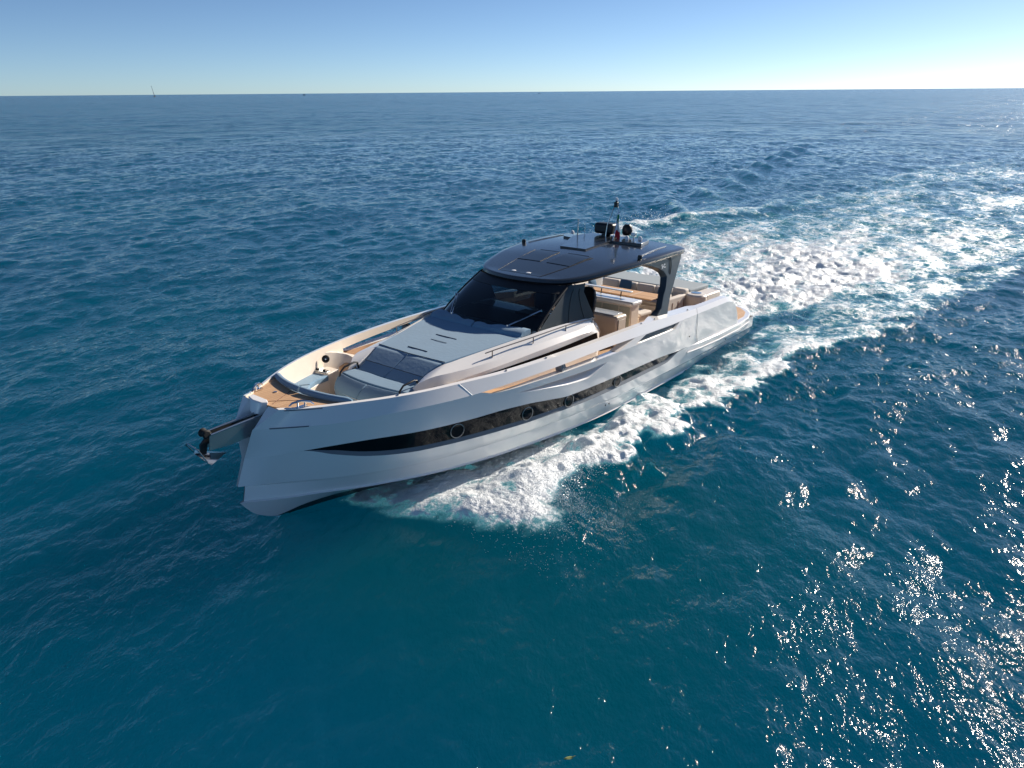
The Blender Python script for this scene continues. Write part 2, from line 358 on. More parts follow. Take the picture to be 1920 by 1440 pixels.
# inner wall aft and forward
ua = list(np.linspace(1.5, 5.3, 30)); bw.quadstrip([s0(u) for u in ua], [(u, s0(u)[1]-.02, .52) for u in ua])
uf = list(np.linspace(12.72, 15.93, 40)); ibw.quadstrip([s0(u) for u in uf], [(u, max(.1, s0(u)[1]-.05-.10*min(1, (15.93-u))), .45) for u in uf])
bw.both(); bwo = mk('bulwark', bw, 'gelcoat', yacht)
q = MB(); q.v = [(p[0], -p[1], p[2]) for p in ibw.v]; q.f = list(ibw.f); mk('inner_face', ibw, 'cream', bwo); mk('inner_face', q, 'cream', bwo)
# lower bulwark: ledge and inner wall under the opening, panel M aft
lb = MB()
ul = list(np.linspace(5.3, 12.72, 80))
def ledge(u):
    k = K(u); d = float(np.interp(u, [5.3, 6, 8, 11, 12.3, 12.72], [.1, .22, .24, .2, .12, .02])); return (u, k[1]-d, k[2]-.02)
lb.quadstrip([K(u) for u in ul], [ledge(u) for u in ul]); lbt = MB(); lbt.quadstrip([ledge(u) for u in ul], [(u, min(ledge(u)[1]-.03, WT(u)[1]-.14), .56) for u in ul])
# panel between lip and beam with a slanted vent
ncol = 40; hs, he = 9, 36
top = [K2(7.83+(5.34-7.83)*i/ncol) for i in range(ncol+1)]; bot = [K(8.62+(5.62-8.62)*i/ncol) for i in range(ncol+1)]
def lerp(a, b, t): return tuple(a[k]+(b[k]-a[k])*t for k in range(3))
rowsM = [[lerp(a, b, t) for a, b in zip(top, bot)] for t in (0, .10, .90, 1.0)]
lb.quadstrip(rowsM[0], rowsM[1]); lb.quadstrip(rowsM[2], rowsM[3])
lb.quadstrip(rowsM[1][:hs+1], rowsM[2][:hs+1]); lb.quadstrip(rowsM[1][he:], rowsM[2][he:])
hole_out = rowsM[1][hs:he+1]+rowsM[2][hs:he+1][::-1]; hole_in = [(p[0], p[1]-.07, p[2]) for p in hole_out]
lb.quadstrip(hole_out+hole_out[:1], hole_in+hole_in[:1])
lb.quadstrip([top[0], bot[0]], [(top[0][0]+.02, top[0][1]-.2, top[0][2]), (bot[0][0]+.02, bot[0][1]-.22, bot[0][2])])
lb.quadstrip([(p[0], p[1]-.16, p[2]) for p in top], [(p[0], p[1]-.22, p[2]-.0) for p in bot])
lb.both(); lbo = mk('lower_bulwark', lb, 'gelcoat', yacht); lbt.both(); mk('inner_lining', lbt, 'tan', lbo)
for sgn in (1, -1):
    q = MB(); hh = [(p[0], sgn*(p[1]-.06), p[2]) for p in hole_out]; nq = len(hh)//2; q.quadstrip(hh[:nq], hh[nq:][::-1]); mk('side_vent', q, 'darkpaint', yacht)
    q = MB(); pv = [(10.55, 2.33, 1.13), (10.38, 2.33, 1.13), (10.45, 2.30, 1.32), (10.55, 2.28, 1.32)]
    q.prism([(a, sgn*b, c) for a, b, c in pv], (0, -sgn*.16, 0)); mk('support_fin', q, 'greyline', yacht)
# fine joint and vent lines on the hull
def seam(name, P, r, mat, par=yacht, both=False):
    q = MB(); q.tube(P, r, 6)
    if both: q.both()
    return mk(name, q, mat, par)
seam('fairlead_slot', [(p[0], p[1]+.004, p[2]-.02) for p in span(S1, 15.35, 15.86, 8)], .010, 'greyline')
seam('fairlead_slot', [(p[0], p[1]+.006, p[2]+.005) for p in span(K2, 15.60, 16.08, 8)], .010, 'greyline')
seam('joint_line', [lerp(S1(13.1), K2(12.92), t) for t in (0, .5, 1)], .006, 'white', hull_o)
seam('joint_line', [(S1(4.45)[0], S1(4.45)[1]+.0, S1(4.45)[2]), K2(4.55), (4.5, 2.425, 1.0), (4.45, 2.42, .75), (4.35, 2.412, .52)], .005, 'greyline', hull_o)
for a in (14.2, 12.0, 10.9, 7.35, 6.7, 4.9):
    q = MB(); p = S1(a); q.lathe([(.02, -.005), (.024, .012), (.012, .02)], (p[0], p[1]-.05, p[2]+.01), 10); mk('deck_light', q, 'steel', yacht)
for pu, pw in ((8.6, -.08), (8.75, -.08), (4.9, .78), (4.0, .1), (2.2, .15)):
    q = MB(); q.lathe([(.02, 0), (.022, .008), (.0, .01)], (pu, 2.325 if pw < .5 else 2.425, pw), 10, axis='y'); mk('hull_fitting', q, 'black', hull_o)

# -------- swim platform
pl = MB()
po = [(-1.0, 0), (-.985, .6), (-.9, 1.2), (-.6, 1.75), (-.1, 2.12), (.5, 2.3), (1.5, 2.41), (3, 2.465), (4.2, 2.45), (4.9, 2.40)]
outl = po + [(4.9, 2.3), (1.4, 2.25)]
full = po[::1]; ring = [(x, y) for x, y in full] + [(1.5, 2.0)]
poly = [(x, -y) for x, y in full[::-1]][:-1] + full
pl.prism2([(x, y, .20+.02*max(0, x)) for x, y in poly], [(x, y, .50) for x, y in poly])
plat = mk('swim_platform', pl, 'gelcoat', yacht, bevel=.035, segs=3)
tk = MB(); tp = [(-.86, 0), (-.85, .6), (-.77, 1.12), (-.5, 1.62), (-.05, 1.97), (.5, 2.14), (1.45, 2.2)]
tpoly = [(x, -y) for x, y in tp[::-1]][:-1]+tp
tk.prism([(x, y, .50) for x, y in tpoly], (0, 0, .012)); mk('teak', tk, 'teak', plat)
seam('rubbing_strake', [(x, y+.012, .34) for x, y in po[3:]], .014, 'gelcoat', plat)

# -------- decks
fl = MB(); ufl = list(np.linspace(1.6, 15.6, 60))
fl.quadstrip([(u, max(.1, S1(u)[1]-.2), .55 if u < 12 else .47) for u in ufl], [(u, -max(.1, S1(u)[1]-.2), .55 if u < 12 else .47) for u in ufl])
mk('cockpit_sole', fl, 'teak', yacht)
sd = MB()
usd = list(np.linspace(8.0, 13.35, 40))
def deckz(u): return float(np.interp(u, [8, 8.3, 11.5, 12.6, 12.95, 13.1, 13.35], [.56, .82, .84, 1.04, 1.06, .98, .48]))
sd.quadstrip([(u, S1(u)[1]-.12, deckz(u)) for u in usd], [(u, 1.0, deckz(u)-.0) for u in usd]); sd.both(); mk('side_deck', sd, 'teak', yacht)
q = MB(); T = [(13.5, 1.69, 1.33), (13.2, 1.70, 1.29), (12.98, 1.68, 1.24), (12.82, 1.56, 1.19), (12.80, 1.36, 1.14), (12.86, 1.18, 1.12), (12.95, 1.04, 1.08)]; Bt = [(13.85, 1.52, .47), (13.7, 1.46, .47), (13.6, 1.36, .47), (13.5, 1.22, .47), (13.42, 1.08, .47), (13.35, .96, .47), (13.3, .85, .47)]
Ta, Tb = fine(T, 5), fine(Bt, 5); q.grid([[lerp(a, b, t) for a, b in zip(Ta, Tb)] for t in (0, .5, 1)])
q.quadstrip(Ta, [(p[0]-.05, p[1]+.03, p[2]+.005) for p in Ta]); q.quadstrip([(p[0]-.05, p[1]+.03, p[2]+.005) for p in Ta], [(min(12.5, p[0]-.35), p[1]+.18, 1.07) for p in Ta])
mk('walkway_riser', q, 'cream', yacht, ang=50); q2 = MB(); q2.v = [(p[0], -p[1], p[2]) for p in q.v]; q2.f = list(q.f); mk('walkway_riser', q2, 'cream', yacht, ang=50)
for s in (1, -1):
    q = MB(); q.prism2([(13.72, s*1.68, 1.03), (13.30, s*1.70, 1.03), (13.26, s*1.30, 1.03), (13.60, s*1.22, 1.03)], [(13.70, s*1.52, .5), (13.30, s*1.52, .5), (13.26, s*1.25, .5), (13.60, s*1.18, .5)]); mk('side_locker', q, 'cream', yacht, bevel=.02)
# bow deck in teak
bd = MB(); side = [(u, s0(u)[1]-.015) for u in np.linspace(14.93, 15.75, 16)]+[(15.86, .22), (15.88, 0)]
arc = [(15.17-.25*(v/1.05)**2, v) for v in np.linspace(0, 1.02, 12)]
bpoly = arc + side + [(x, -y) for x, y in side[::-1]][1:] + [(x, -y) for x, y in arc[::-1]][:-1]
bd.prism([(x, y, 1.33) for x, y in bpoly], (0, 0, -.05)); bow = mk('bow_deck', bd, 'teak', yacht)
br = MB(); br.quadstrip([(x, y, 1.29) for x, y in arc], [(x-.02, y, .45) for x, y in arc]); br.both(); mk('deck_riser', br, 'cream', bow)
for v in (-.02, .18):
    pass
seam('plank_joint', [(15.2, -.2, 1.332), (15.78, .12, 1.332)], .005, 'strap', bow); seam('plank_joint', [(15.78, -.05, 1.332), (15.2, .45, 1.332)], .005, 'strap', bow)
for v in (-.33, .33):
    q = MB(); q.lathe([(.035, 0), (.035, .012), (.02, .016)], (15.42, v, 1.33), 14); mk('deck_fitting', q, 'steel', bow)
pr_ = MB(); pr_.tube([(15.13-.25*(v/1.05)**2, v, 1.385-.02*abs(v)) for v in np.linspace(-1.05, -.02, 14)], [.03]+[.062]*12+[.055], 12)
pr_.tube([(15.13-.25*(v/1.05)**2, v, 1.385-.02*abs(v)) for v in np.linspace(.02, 1.05, 14)], [.055]+[.062]*12+[.03], 12)
mk('bow_bolster', pr_, 'fabric', yacht)
# cleats
for s in (1, -1):
    q = MB(); u0, v0, w0 = 15.58, s*.62, 1.37
    q.tube([(u0-.17, v0+s*.10, w0+.005), (u0-.12, v0+s*.075, w0+.055), (u0, v0, w0+.085), (u0+.12, v0-s*.075, w0+.055), (u0+.17, v0-s*.10, w0+.005)], [.012, .018, .024, .018, .012], 8)
    for d in (-.05, .05): q.tube([(u0+d, v0-s*d*.6, w0-.02), (u0+d, v0-s*d*.6, w0+.08)], .016, 8)
    q.box(u0-.10, u0+.10, v0-.03, v0+.03, w0-.03, w0-.005)
    mk('cleat', q, 'chrome', yacht)
q = MB(); q.prism2([(15.80, -.40, 1.39), (15.93, -.36, 1.39), (15.98, -.16, 1.39), (15.96, .06, 1.385), (15.86, .12, 1.385), (15.80, .0, 1.385)], [(15.82, -.34, 1.2), (15.98, -.27, 1.2), (16.04, -.14, 1.17), (16.02, .02, 1.15), (15.88, .05, 1.15), (15.82, .0, 1.2)]); mk('stemhead_fairing', q, 'gelcoat', yacht, bevel=.02)

# -------- forward lounge (U seat around the well)
ls = MB()
def lounge(z0, z1, sh=0.0):
    q = MB()
    A = [(13.62, -1.66+sh), (14.0, -1.55+sh), (14.33, -1.40+sh), (14.62, -1.14+sh), (14.84, -.9+sh), (14.95, -.45), (14.98, 0)]
    B = [(13.6, -1.2), (13.9, -1.17), (14.17, -1.05), (14.33, -.85), (14.45, -.6), (14.53, -.3), (14.55, 0)]
    A = A+[(x, -y) for x, y in A[::-1]][1:]; B = B+[(x, -y) for x, y in B[::-1]][1:]
    t = [(x, y, z1) for x, y in A]; b = [(x, y, z1) for x, y in B]
    q.quadstrip(t, b); q.quadstrip(b, [(x, y, z0) for x, y in B]); q.quadstrip(t, [(x-.05, y*.9, z0) for x, y in A])
    q.poly([t[0], b[0], (b[0][0], b[0][1], z0), (t[0][0], t[0][1], z0)]); q.poly([t[-1], b[-1], (b[-1][0], b[-1][1], z0), (t[-1][0], t[-1][1], z0)]); return q
lo = mk('lounge_base', lounge(.46, .90), 'cream', yacht, weld=True, bevel=.02)
mk('seat_cushion', lounge(.90, 1.0, .03), 'fabric', lo, weld=True, bevel=.03)
seam('cushion_seam', [(14.55, -1.25, 1.004), (14.2, -1.02, 1.004), (14.18, -1.05, .92)], .005, 'seam', lo)
q = MB(); q.prism([(13.70, -1.62, 1.03), (13.56, -1.66, 1.03), (13.48, -1.30, 1.03), (13.62, -1.26, 1.03)], (0, 0, .025)); mk('cup_holder', q, 'steel', yacht, bevel=.008)
for cu1, cv1 in ((13.60, -1.54), (13.57, -1.38)):
    q = MB(); q.lathe([(.03, 0), (.035, .02), (.028, .022)], (cu1, cv1, 1.056), 14); mk('cup_ring', q, 'black', yacht)
for s in (-1, 1):
    q = MB(); q.lathe([(.0, 0), (.07, 0), (.08, .010), (.06, .022), (.05, .01), (.0, .0)], (13.2, 0, 0), 24, axis='y')
    cx = Vector((13.39, s*1.55, 1.225)); nn = Vector((.45, -s*.85, .2)).normalized(); qq = nn.to_track_quat('Y', 'Z')
    q.v = [tuple(cx + qq @ (Vector(p)-Vector((13.2, 0, 0)))) for p in q.v]; sp = mk('speaker', q, 'black', yacht)
    q = MB(); q.lathe([(.0, 0), (.028, .014), (.02, .024), (0, .028)], (0, 0, 0), 16, axis='y'); q.v = [tuple(cx + qq @ Vector(p)) for p in q.v]; mk('speaker_cone', q, 'steel', sp)

# -------- coachroof
CT = [(7.95, 1.35, 1.60), (8.24, 1.47, 1.70), (9.25, 1.46, 1.74), (10.0, 1.42, 1.73), (10.5, 1.385, 1.70), (10.9, 1.30, 1.66), (11.75, 1.11, 1.55), (12.3, .97, 1.47), (12.55, .92, 1.44), (12.9, .86, 1.33), (13.2, .84, 1.19)]
CA = [(7.88, 1.42, 1.5), (8.35, 1.57, 1.56), (9.2, 1.57, 1.545), (10.12, 1.545, 1.52), (11.36, 1.44, 1.43), (12.1, 1.33, 1.385), (12.56, 1.22, 1.36), (12.94, 1.11, 1.345), (13.12, 1.03, 1.30), (13.25, .93, 1.22), (13.3, .86, 1.14)]
CB = [(7.84, 1.48, 1.38), (8.48, 1.665, 1.47), (9.3, 1.66, 1.445), (10.23, 1.63, 1.41), (11.54, 1.50, 1.31), (12.2, 1.38, 1.25), (12.62, 1.27, 1.20), (13.0, 1.14, 1.17), (13.2, 1.05, 1.13), (13.32, .96, 1.08), (13.36, .88, 1.04)]
CW = [(7.82, 1.5, 1.25), (8.26, 1.67, 1.39), (9.1, 1.67, 1.355), (10.08, 1.645, 1.31), (11.41, 1.53, 1.25), (12.1, 1.41, 1.19), (12.4, 1.34, 1.15), (12.8, 1.22, 1.06), (13.1, 1.1, 1.0), (13.28, .98, .95), (13.36, .9, .9)]
CD = [(7.82, 1.52, .56), (8.26, 1.68, .78), (9.1, 1.68, .78), (10.08, 1.66, .78), (11.41, 1.55, .78), (12.1, 1.43, .86), (12.4, 1.36, .9), (12.8, 1.24, .9), (13.1, 1.12, .7), (13.28, 1.0, .5), (13.36, .92, .46)]
cr = MB(); FT, FA, FB, FW, FD = map(fine, (CT, CA, CB, CW, CD))
for a, b in ((FT, FA), (FA, FB), (FB, FW), (FW, FD)): cr.quadstrip(a, b)
cr.both()
rows = [[(p[0], v*p[1], p[2]-(.12 if p[0] > 10.1 else .03)) for v in np.linspace(-1, 1, 11)] for p in FT]
cr.quadstrip(FT, [(p[0], p[1]-.0, p[2]-(.12 if p[0] > 10.1 else .03)) for p in FT], both=True)
cr.grid(rows)
cr.quadstrip([FT[0], FA[0], FB[0], FW[0], FD[0]], [(7.8, 1.1, 1.55), (7.78, 1.15, 1.45), (7.76, 1.2, 1.35), (7.76, 1.2, 1.2), (7.76, 1.2, .56)], both=True)
cro = mk('coachroof', cr, 'gelcoat', yacht)
i0, i1 = 8, 50     # black wedge side window
for s in (1, -1):
    q = MB(); A = [(p[0], s*(p[1]+.008), p[2]) for p in FW[i0:i1]]; nA = len(A)
    B = [(p[0]-(.18 if k == 0 else 0), s*(p[1]+.012), FW[i0+k][2]-(0.42*(1-k/(nA-1))**.8+.0)) for k, p in enumerate(FD[i0:i1])]
    q.quadstrip(A, B); mk('side_window', q, 'blackglass', cro)
for s in (1, -1):
    rl = MB(); P = [(11.78, 1.33), (11.5, 1.37), (10.45, 1.50), (9.31, 1.53), (8.3, 1.53), (8.1, 1.50)]
    def zc(u): return float(np.interp(u, [8.1, 9.3, 10.45, 11.5, 11.8], [1.60, 1.64, 1.60, 1.53, 1.50]))
    rl.tube([(u, s*v, zc(u)+.085) for u, v in P], .012, 8)
    for u, v in ((11.6, 1.36), (10.45, 1.5), (9.31, 1.53), (8.25, 1.53)): rl.tube([(u, s*v, zc(u)-.05), (u, s*v, zc(u)+.085)], .011, 6)
    mk('handrail', rl, 'rail', cro)

# -------- sun pad
def pad_z(u): return 1.475+(12.5-u)*.110
def pad(name, u0, u1, hw0, hw1, z, th, mat, par, nu=12, nv=14, split=False, bow_=0.0):
    q = MB(); rows = []
    for i in range(nu+1):
        t = i/nu; u = u0+(u1-u0)*t; hw = hw0+(hw1-hw0)*t
        rows.append([(u+bow_*(1-(2*j/nv-1)**2), -hw+2*hw*j/nv, z(u)+.012*math.sin(j*1.7+i*.9)*(.3)) for j in range(nv+1)])
    q.grid(rows); bnd = rows[0]+[r[-1] for r in rows[1:]]+rows[-1][::-1][1:]+[r[0] for r in rows[::-1]][1:]
    q.quadstrip(bnd, [(p[0], p[1], p[2]-th) for p in bnd]); return mk(name, q, mat, par, weld=True, bevel=.022, segs=3)
sp_ = pad('sun_pad', 12.52, 10.62, .93, 1.33, pad_z, .12, 'fabric', yacht, bow_=.04)
for u0, v0, v1, r in ((12.28, -.30, .24, .010), (11.72, -.20, .24, .005), (11.45, -.31, .27, .008)):
    seam('lift_handle', [(u0, v0, pad_z(u0)+.010), (u0, v1, pad_z(u0)+.010)], r, 'seam', sp_)
seam('cushion_seam', [(12.50, -.93, 1.482), (12.55, 0, 1.482), (12.50, .93, 1.482)], .008, 'seam', sp_)
for s, a, b in ((-1, -1.30, -.01), (1, .01, 1.30)):
    q = MB(); rows = []
    prof = [(10.64, 1.67), (10.60, 1.735), (10.54, 1.765), (10.44, 1.79), (10.34, 1.80), (10.28, 1.78), (10.27, 1.67)]
    for j in range(13):
        v = a+(b-a)*j/12; bo = .05*(1-(v/1.3)**2)
        rows.append([(u+bo, v, w+.008*math.sin(j*1.3)) for u, w in prof])
    q.grid(rows); q.poly(rows[0]); q.poly(rows[-1]); mk('headrest', q, 'fabric', yacht, weld=True, ang=60, bevel=.012)

# -------- forward sofa with sloped backrest
def strip_cushion(name, prof, split, par, mat='fabric', n=10, curve=None):
    for a, b in split:
        q = MB(); rows = []
        for u, w, hw in prof:
            r = []
            for j in range(n+1):
                v = (a+(b-a)*j/n)*hw; cu = curve(v, hw, u) if curve else 0
                r.append((u+cu, v, w))
            rows.append(r)
        q.grid(rows); bnd = rows[0]+[r[-1] for r in rows[1:]]+rows[-1][::-1][1:]+[r[0] for r in rows[::-1]][1:]
        q.quadstrip(bnd, [(p[0]-.01, p[1], p[2]-.10) for p in bnd]); mk(name, q, mat, par, weld=True, bevel=.02, ang=50)
sofa = empty('forward_sofa'); sofa.parent = yacht
def cv(v, hw, u): return -.10*(v/hw)**2
strip_cushion('backrest', [(13.22, 1.14, .76), (13.10, 1.21, .78), (12.98, 1.27, .80), (12.80, 1.36, .84), (12.64, 1.44, .88), (12.58, 1.465, .90), (12.54, 1.46, .91)], [(-1, -.005), (.005, 1)], sofa)
strip_cushion('seat', [(13.60, 1.115, .93), (13.45, 1.13, .92), (13.24, 1.145, .80)], [(-1, 1)], sofa, n=20, curve=cv)
strip_cushion('leg_rest', [(13.93, .84, .76), (13.92, .90, .80), (13.86, .98, .84), (13.77, 1.05, .88), (13.64, 1.108, .93)], [(-1, -.006), (.006, 1)], sofa, curve=lambda v, hw, u: -.12*(v/hw)**2)
q = MB(); A = []
for t in np.linspace(-1, 1, 21): A.append((13.93-.14*t*t-.12*abs(t)**5, t*.84))
q.quadstrip([(x, y, .88) for x, y in A], [(x-.08, y*.95, .78) for x, y in A]); q.quadstrip([(x-.08, y*.95, .78) for x, y in A], [(x-.12, y*.93, .47) for x, y in A])
q.poly([(x, y, .88) for x, y in A]+[(13.2, .85, .88), (13.2, -.85, .88)])
q.quadstrip([(13.7, .84, .88), (13.2, .85, 1.1)], [(13.7, .84, .46), (13.2, .85, .46)], both=True)
q.quadstrip([(13.66, .90, 1.08), (13.2, .80, 1.1)], [(13.7, .86, .80), (13.2, .85, .80)], both=True)
mk('sofa_base', q, 'cream', sofa, bevel=.01)
seam('backrest_seam', [(12.98, -.80, 1.274), (12.98, .80, 1.274)], .006, 'seam', sofa)
for s in (1, -1):
    q = MB(); q.tube([(13.62, s*.84, 1.06), (13.60, s*.835, 1.15), (13.50, s*.83, 1.235), (13.25, s*.84, 1.275), (13.17, s*.84, 1.26), (13.13, s*.84, 1.12)], .019, 10); mk('grab_handle', q, 'black', sofa)

# -------- windshield and side panels
GB = [(10.14, -1.26, 1.75), (10.32, -1.11, 1.765), (10.50, -.61, 1.77), (10.59, -.05, 1.775), (10.57, .45, 1.775), (10.54, .81, 1.77), (10.45, 1.06, 1.765), (10.30, 1.26, 1.755), (10.14, 1.36, 1.745)]
GB = [(u, v, w-.03) for u, v, w in [(10.12, -1.34, 1.75), (10.30, -1.20, 1.765), (10.46, -.95, 1.77), (10.55, -.5, 1.775), (10.585, 0, 1.78), (10.55, .5, 1.775), (10.46, .95, 1.77), (10.30, 1.20, 1.765), (10.12, 1.34, 1.75)]]
GT = [(8.90, -1.27, 2.50), (9.02, -1.16, 2.51), (9.14, -.9, 2.515), (9.26, -.45, 2.52), (9.31, 0, 2.525), (9.26, .45, 2.52), (9.14, .9, 2.515), (9.02, 1.16, 2.51), (8.90, 1.27, 2.50)]
FG, FT2 = fine(GB, 6), fine(GT, 6)
q = MB(); rows = [[lerp(a, b, t) for a, b in zip(FG, FT2)] for t in np.linspace(0, 1, 6)]
rows = [[(p[0]+.05*math.sin(math.pi*i/5), p[1], p[2]+.02*math.sin(math.pi*i/5)) for p in r] for i, r in enumerate(rows)]
q.grid(rows); ws = mk('windshield', q, 'tinted', yacht)
q = MB(); q.quadstrip([(p[0]+.004, p[1], p[2]+.002) for p in rows[0]], [(p[0]+.006, p[1]*1.0, p[2]+.002) for p in [lerp(a, b, .16) for a, b in zip(rows[0], rows[1])]]); 
q.quadstrip([(p[0]+.006, p[1], p[2]+.003) for p in rows[4]], [(p[0]+.006, p[1], p[2]+.003) for p in rows[5]]); mk('frit_band', q, 'black', ws)
for s in (1, -1):
    q = MB(); q.tube([(r[-1][0], s*r[-1][1], r[-1][2]) for r in rows], .035, 10); mk('windshield_pillar', q, 'black', yacht)
    q = MB()
    P = [(10.10, 1.37, 1.71), (8.92, 1.30, 2.48), (8.45, 1.42, 2.52), (8.52, 1.44, 2.34), (8.10, 1.49, 1.70), (9.2, 1.47, 1.72)]
    def spp(t, w):      # point on the side panel: t from fore to aft, height w
        f = (w-1.70)/.80; a = lerp((10.10, 1.37, 1.71), (8.92, 1.30, 2.50), f); au = 8.10+(8.52-8.10)*min(1, (w-1.70)/.64) if w < 2.34 else 8.52-.07*(w-2.34)/.18
        return (a[0]+(au-a[0])*t, s*(a[1]+(1.49-.07*f-a[1])*t+.02*math.sin(math.pi*t)), w)
    wr = list(np.linspace(1.70, 2.34, 8))+[2.43, 2.52]
    q.grid([[spp(t, w) for t in np.linspace(0, 1, 10)] for w in wr]); q.quadstrip([spp(1, w) for w in wr], [(p[0], p[1]-s*.04, p[2]) for p in [spp(1, w) for w in wr]])
    sp2 = mk('side_panel', q, 'matte', yacht)
    def out(p): return (p[0], p[1]+s*.004, p[2])
    seam('panel_joint', [out(spp(.50-.15*k/8, 1.73+.7*k/8)) for k in range(9)], .007, 'black', sp2)
    seam('panel_joint', [out(spp(.80-.10*k/8, 1.73+.7*k/8)) for k in range(9)], .007, 'black', sp2)
    # windscreen wiper
    q = MB(); b0 = Vector((10.43, s*.80, 1.80)); b1 = Vector((9.80, s*1.20, 2.09)); dv_ = Vector((.03, s*.03, 0))
    q.tube([b0, b1], .012, 8); q.tube([b0+dv_, b1+dv_], .009, 8); q.tube([b0-Vector((0, 0, .04)), b0+Vector((0, 0, .02))], .035, 10); q.tube([b1-dv_*.5, b1+dv_*1.5], .016, 8)
    mk('wiper', q, 'chrome', ws)

# -------- hardtop
HW = pch([(4.42, 1.72, 0), (4.5, 1.82, 0), (4.7, 1.89, 0), (5.2, 1.93, 0), (6, 1.92, 0), (6.8, 1.84, 0), (7.5, 1.72, 0), (8.1, 1.56, 0), (8.5, 1.42, 0), (8.8, 1.24, 0), (9.0, 1.05, 0), (9.15, .80, 0), (9.26, .45, 0), (9.31, .15, 0), (9.32, 0.0, 0)])
def roofc(u): return float(np.interp(u, [4.4, 5.5, 6.5, 7.5, 8.2, 8.95, 9.32], [3.035, 3.03, 2.975, 2.88, 2.77, 2.655, 2.62]))
def roofz(u, v): return roofc(u) - .022*v*v
ur = [4.42, 4.46, 4.5, 4.6, 4.75, 5, 5.4, 5.8, 6.2, 6.6, 7, 7.3, 7.6, 7.9, 8.2, 8.45, 8.65, 8.8, 8.92, 9.02, 9.1, 9.17, 9.23, 9.27, 9.3, 9.315]
top = MB(); nv = 28; rows = []
for u in ur:
    h = HW(u)[1]; rows.append([(u, h*(-1+2*j/nv), roofz(u, h*(-1+2*j/nv))) for j in range(nv+1)])
top.grid(rows)
outline = [r[-1] for r in rows]+[r[0] for r in rows[::-1]]
def ring(P, grow, dz):
    o = []
    for p in P:
        c = Vector((6.7, 0, 0)); d = Vector((p[0]-c.x, p[1], 0)); L = d.length; d = d/L*(L+grow); o.append((c.x+d.x, d.y, p[2]+dz))
    return o
R0 = outline; R1 = ring(outline, .035, -.02); R2_ = ring(outline, .05, -.075); R3 = ring(outline, .02, -.12); R4 = ring(outline, -.10, -.15)
for a, b in ((R0, R1), (R1, R2_)): top.quadstrip(a+a[:1], b+b[:1])
hard = mk('hardtop', top, 'roof', yacht, weld=True, ang=40)
rim = MB()
for a, b in ((R2_, R3), (R3, R4)): rim.quadstrip(a+a[:1], b+b[:1])
rim.f.append(tuple(rim.vert(p) for p in R4)); mk('roof_underside', rim, 'black', hard, smooth=False)
def ronroof(P, dz=.004): return [(u, v, roofz(u, v)+dz) for u, v in P]
def densify(P, n=6):
    o = []
    for a, b in zip(P[:-1], P[1:]):
        for i in range(n): o.append((a[0]+(b[0]-a[0])*i/n, a[1]+(b[1]-a[1])*i/n))
    return o+[P[-1]]
cp_ = MB(); rows = []
for t in np.linspace(0, 1, 9):
    u = 9.07-t*.9; hw = .60+.16*t; rows.append([(u, -hw+2*hw*j/8, roofz(u, 0)+.004-.022*(hw*(j/4-1))**2) for j in range(9)])
cp_.grid(rows); mk('roof_panel', cp_, 'roofpanel', hard)
for s in (1, -1):
    sr = MB(); rows = []
    for t in np.linspace(0, 1, 7):
        u = 8.13-t*.83; a, b = (.10+.02*t, .76+.04*t); rows.append([(u, s*(a+(b-a)*j/5), roofz(u, a+(b-a)*j/5)+.012) for j in range(6)])
    sr.grid(rows); sb = rows[0]+[r[-1] for r in rows[1:]]+rows[-1][::-1][1:]+[r[0] for r in rows[::-1]][1:]; sr.quadstrip(sb, [(p[0], p[1], p[2]-.012) for p in sb]); mk('sunroof', sr, 'roofpanel', hard, weld=True)
    seam('sunroof_gap', ronroof(densify([(7.28, s*.13), (7.26, s*.72)])), .012, 'black', hard)
    seam('sunroof_gap', ronroof(densify([(8.12, s*.10), (7.30, s*.115)])), .008, 'black', hard)
    seam('roof_seam', ronroof(densify([(9.07, s*.60), (8.19, s*.76), (7.3, s*.86)])), .006, 'black', hard)
    seam('roof_rail', ronroof(densify([(6.55, s*1.64), (4.85, s*1.50)]), .012), .010, 'steel', hard)
    q = MB(); q.lathe([(.055, 0), (.055, .012), (.045, .018), (0, .02)], (8.98, s*.21, roofz(8.98, .21)), 18); mk('roof_light', q, 'white', hard)
    q = MB(); q.lathe([(.05, -.01), (.055, .05), (.045, .09), (0, .10)], (6.63, s*1.74, roofz(6.63, 1.74)), 14); mk('camera_dome', q, 'black', hard)
# raised plate with folded front edge, side slabs
tp_ = [(6.82, -.44), (6.80, .31), (5.60, .28), (5.47, 1.12), (4.70, .92), (4.62, -.9), (5.5, -.95)]
q = MB(); q.prism2([(u, v, roofz(u, v)-.03) for u, v in tp_], [(u, v, roofz(u, 0)+(.045 if u < 5.7 else .035)) for u, v in tp_]); mk('antenna_plinth', q, 'roof', hard, bevel=.012, segs=2)
for s in (-1,):
    q = MB(); P = [(5.14, -1.5), (5.58, -1.2), (5.74, -.84), (5.45, -.90), (5.1, -1.2)]
    q.prism2([(u, v, roofz(u, v)-.02) for u, v in P], [(u, v, roofz(u, v)+.05) for u, v in P]); mk('antenna_plinth', q, 'roof', hard, bevel=.01, segs=2)

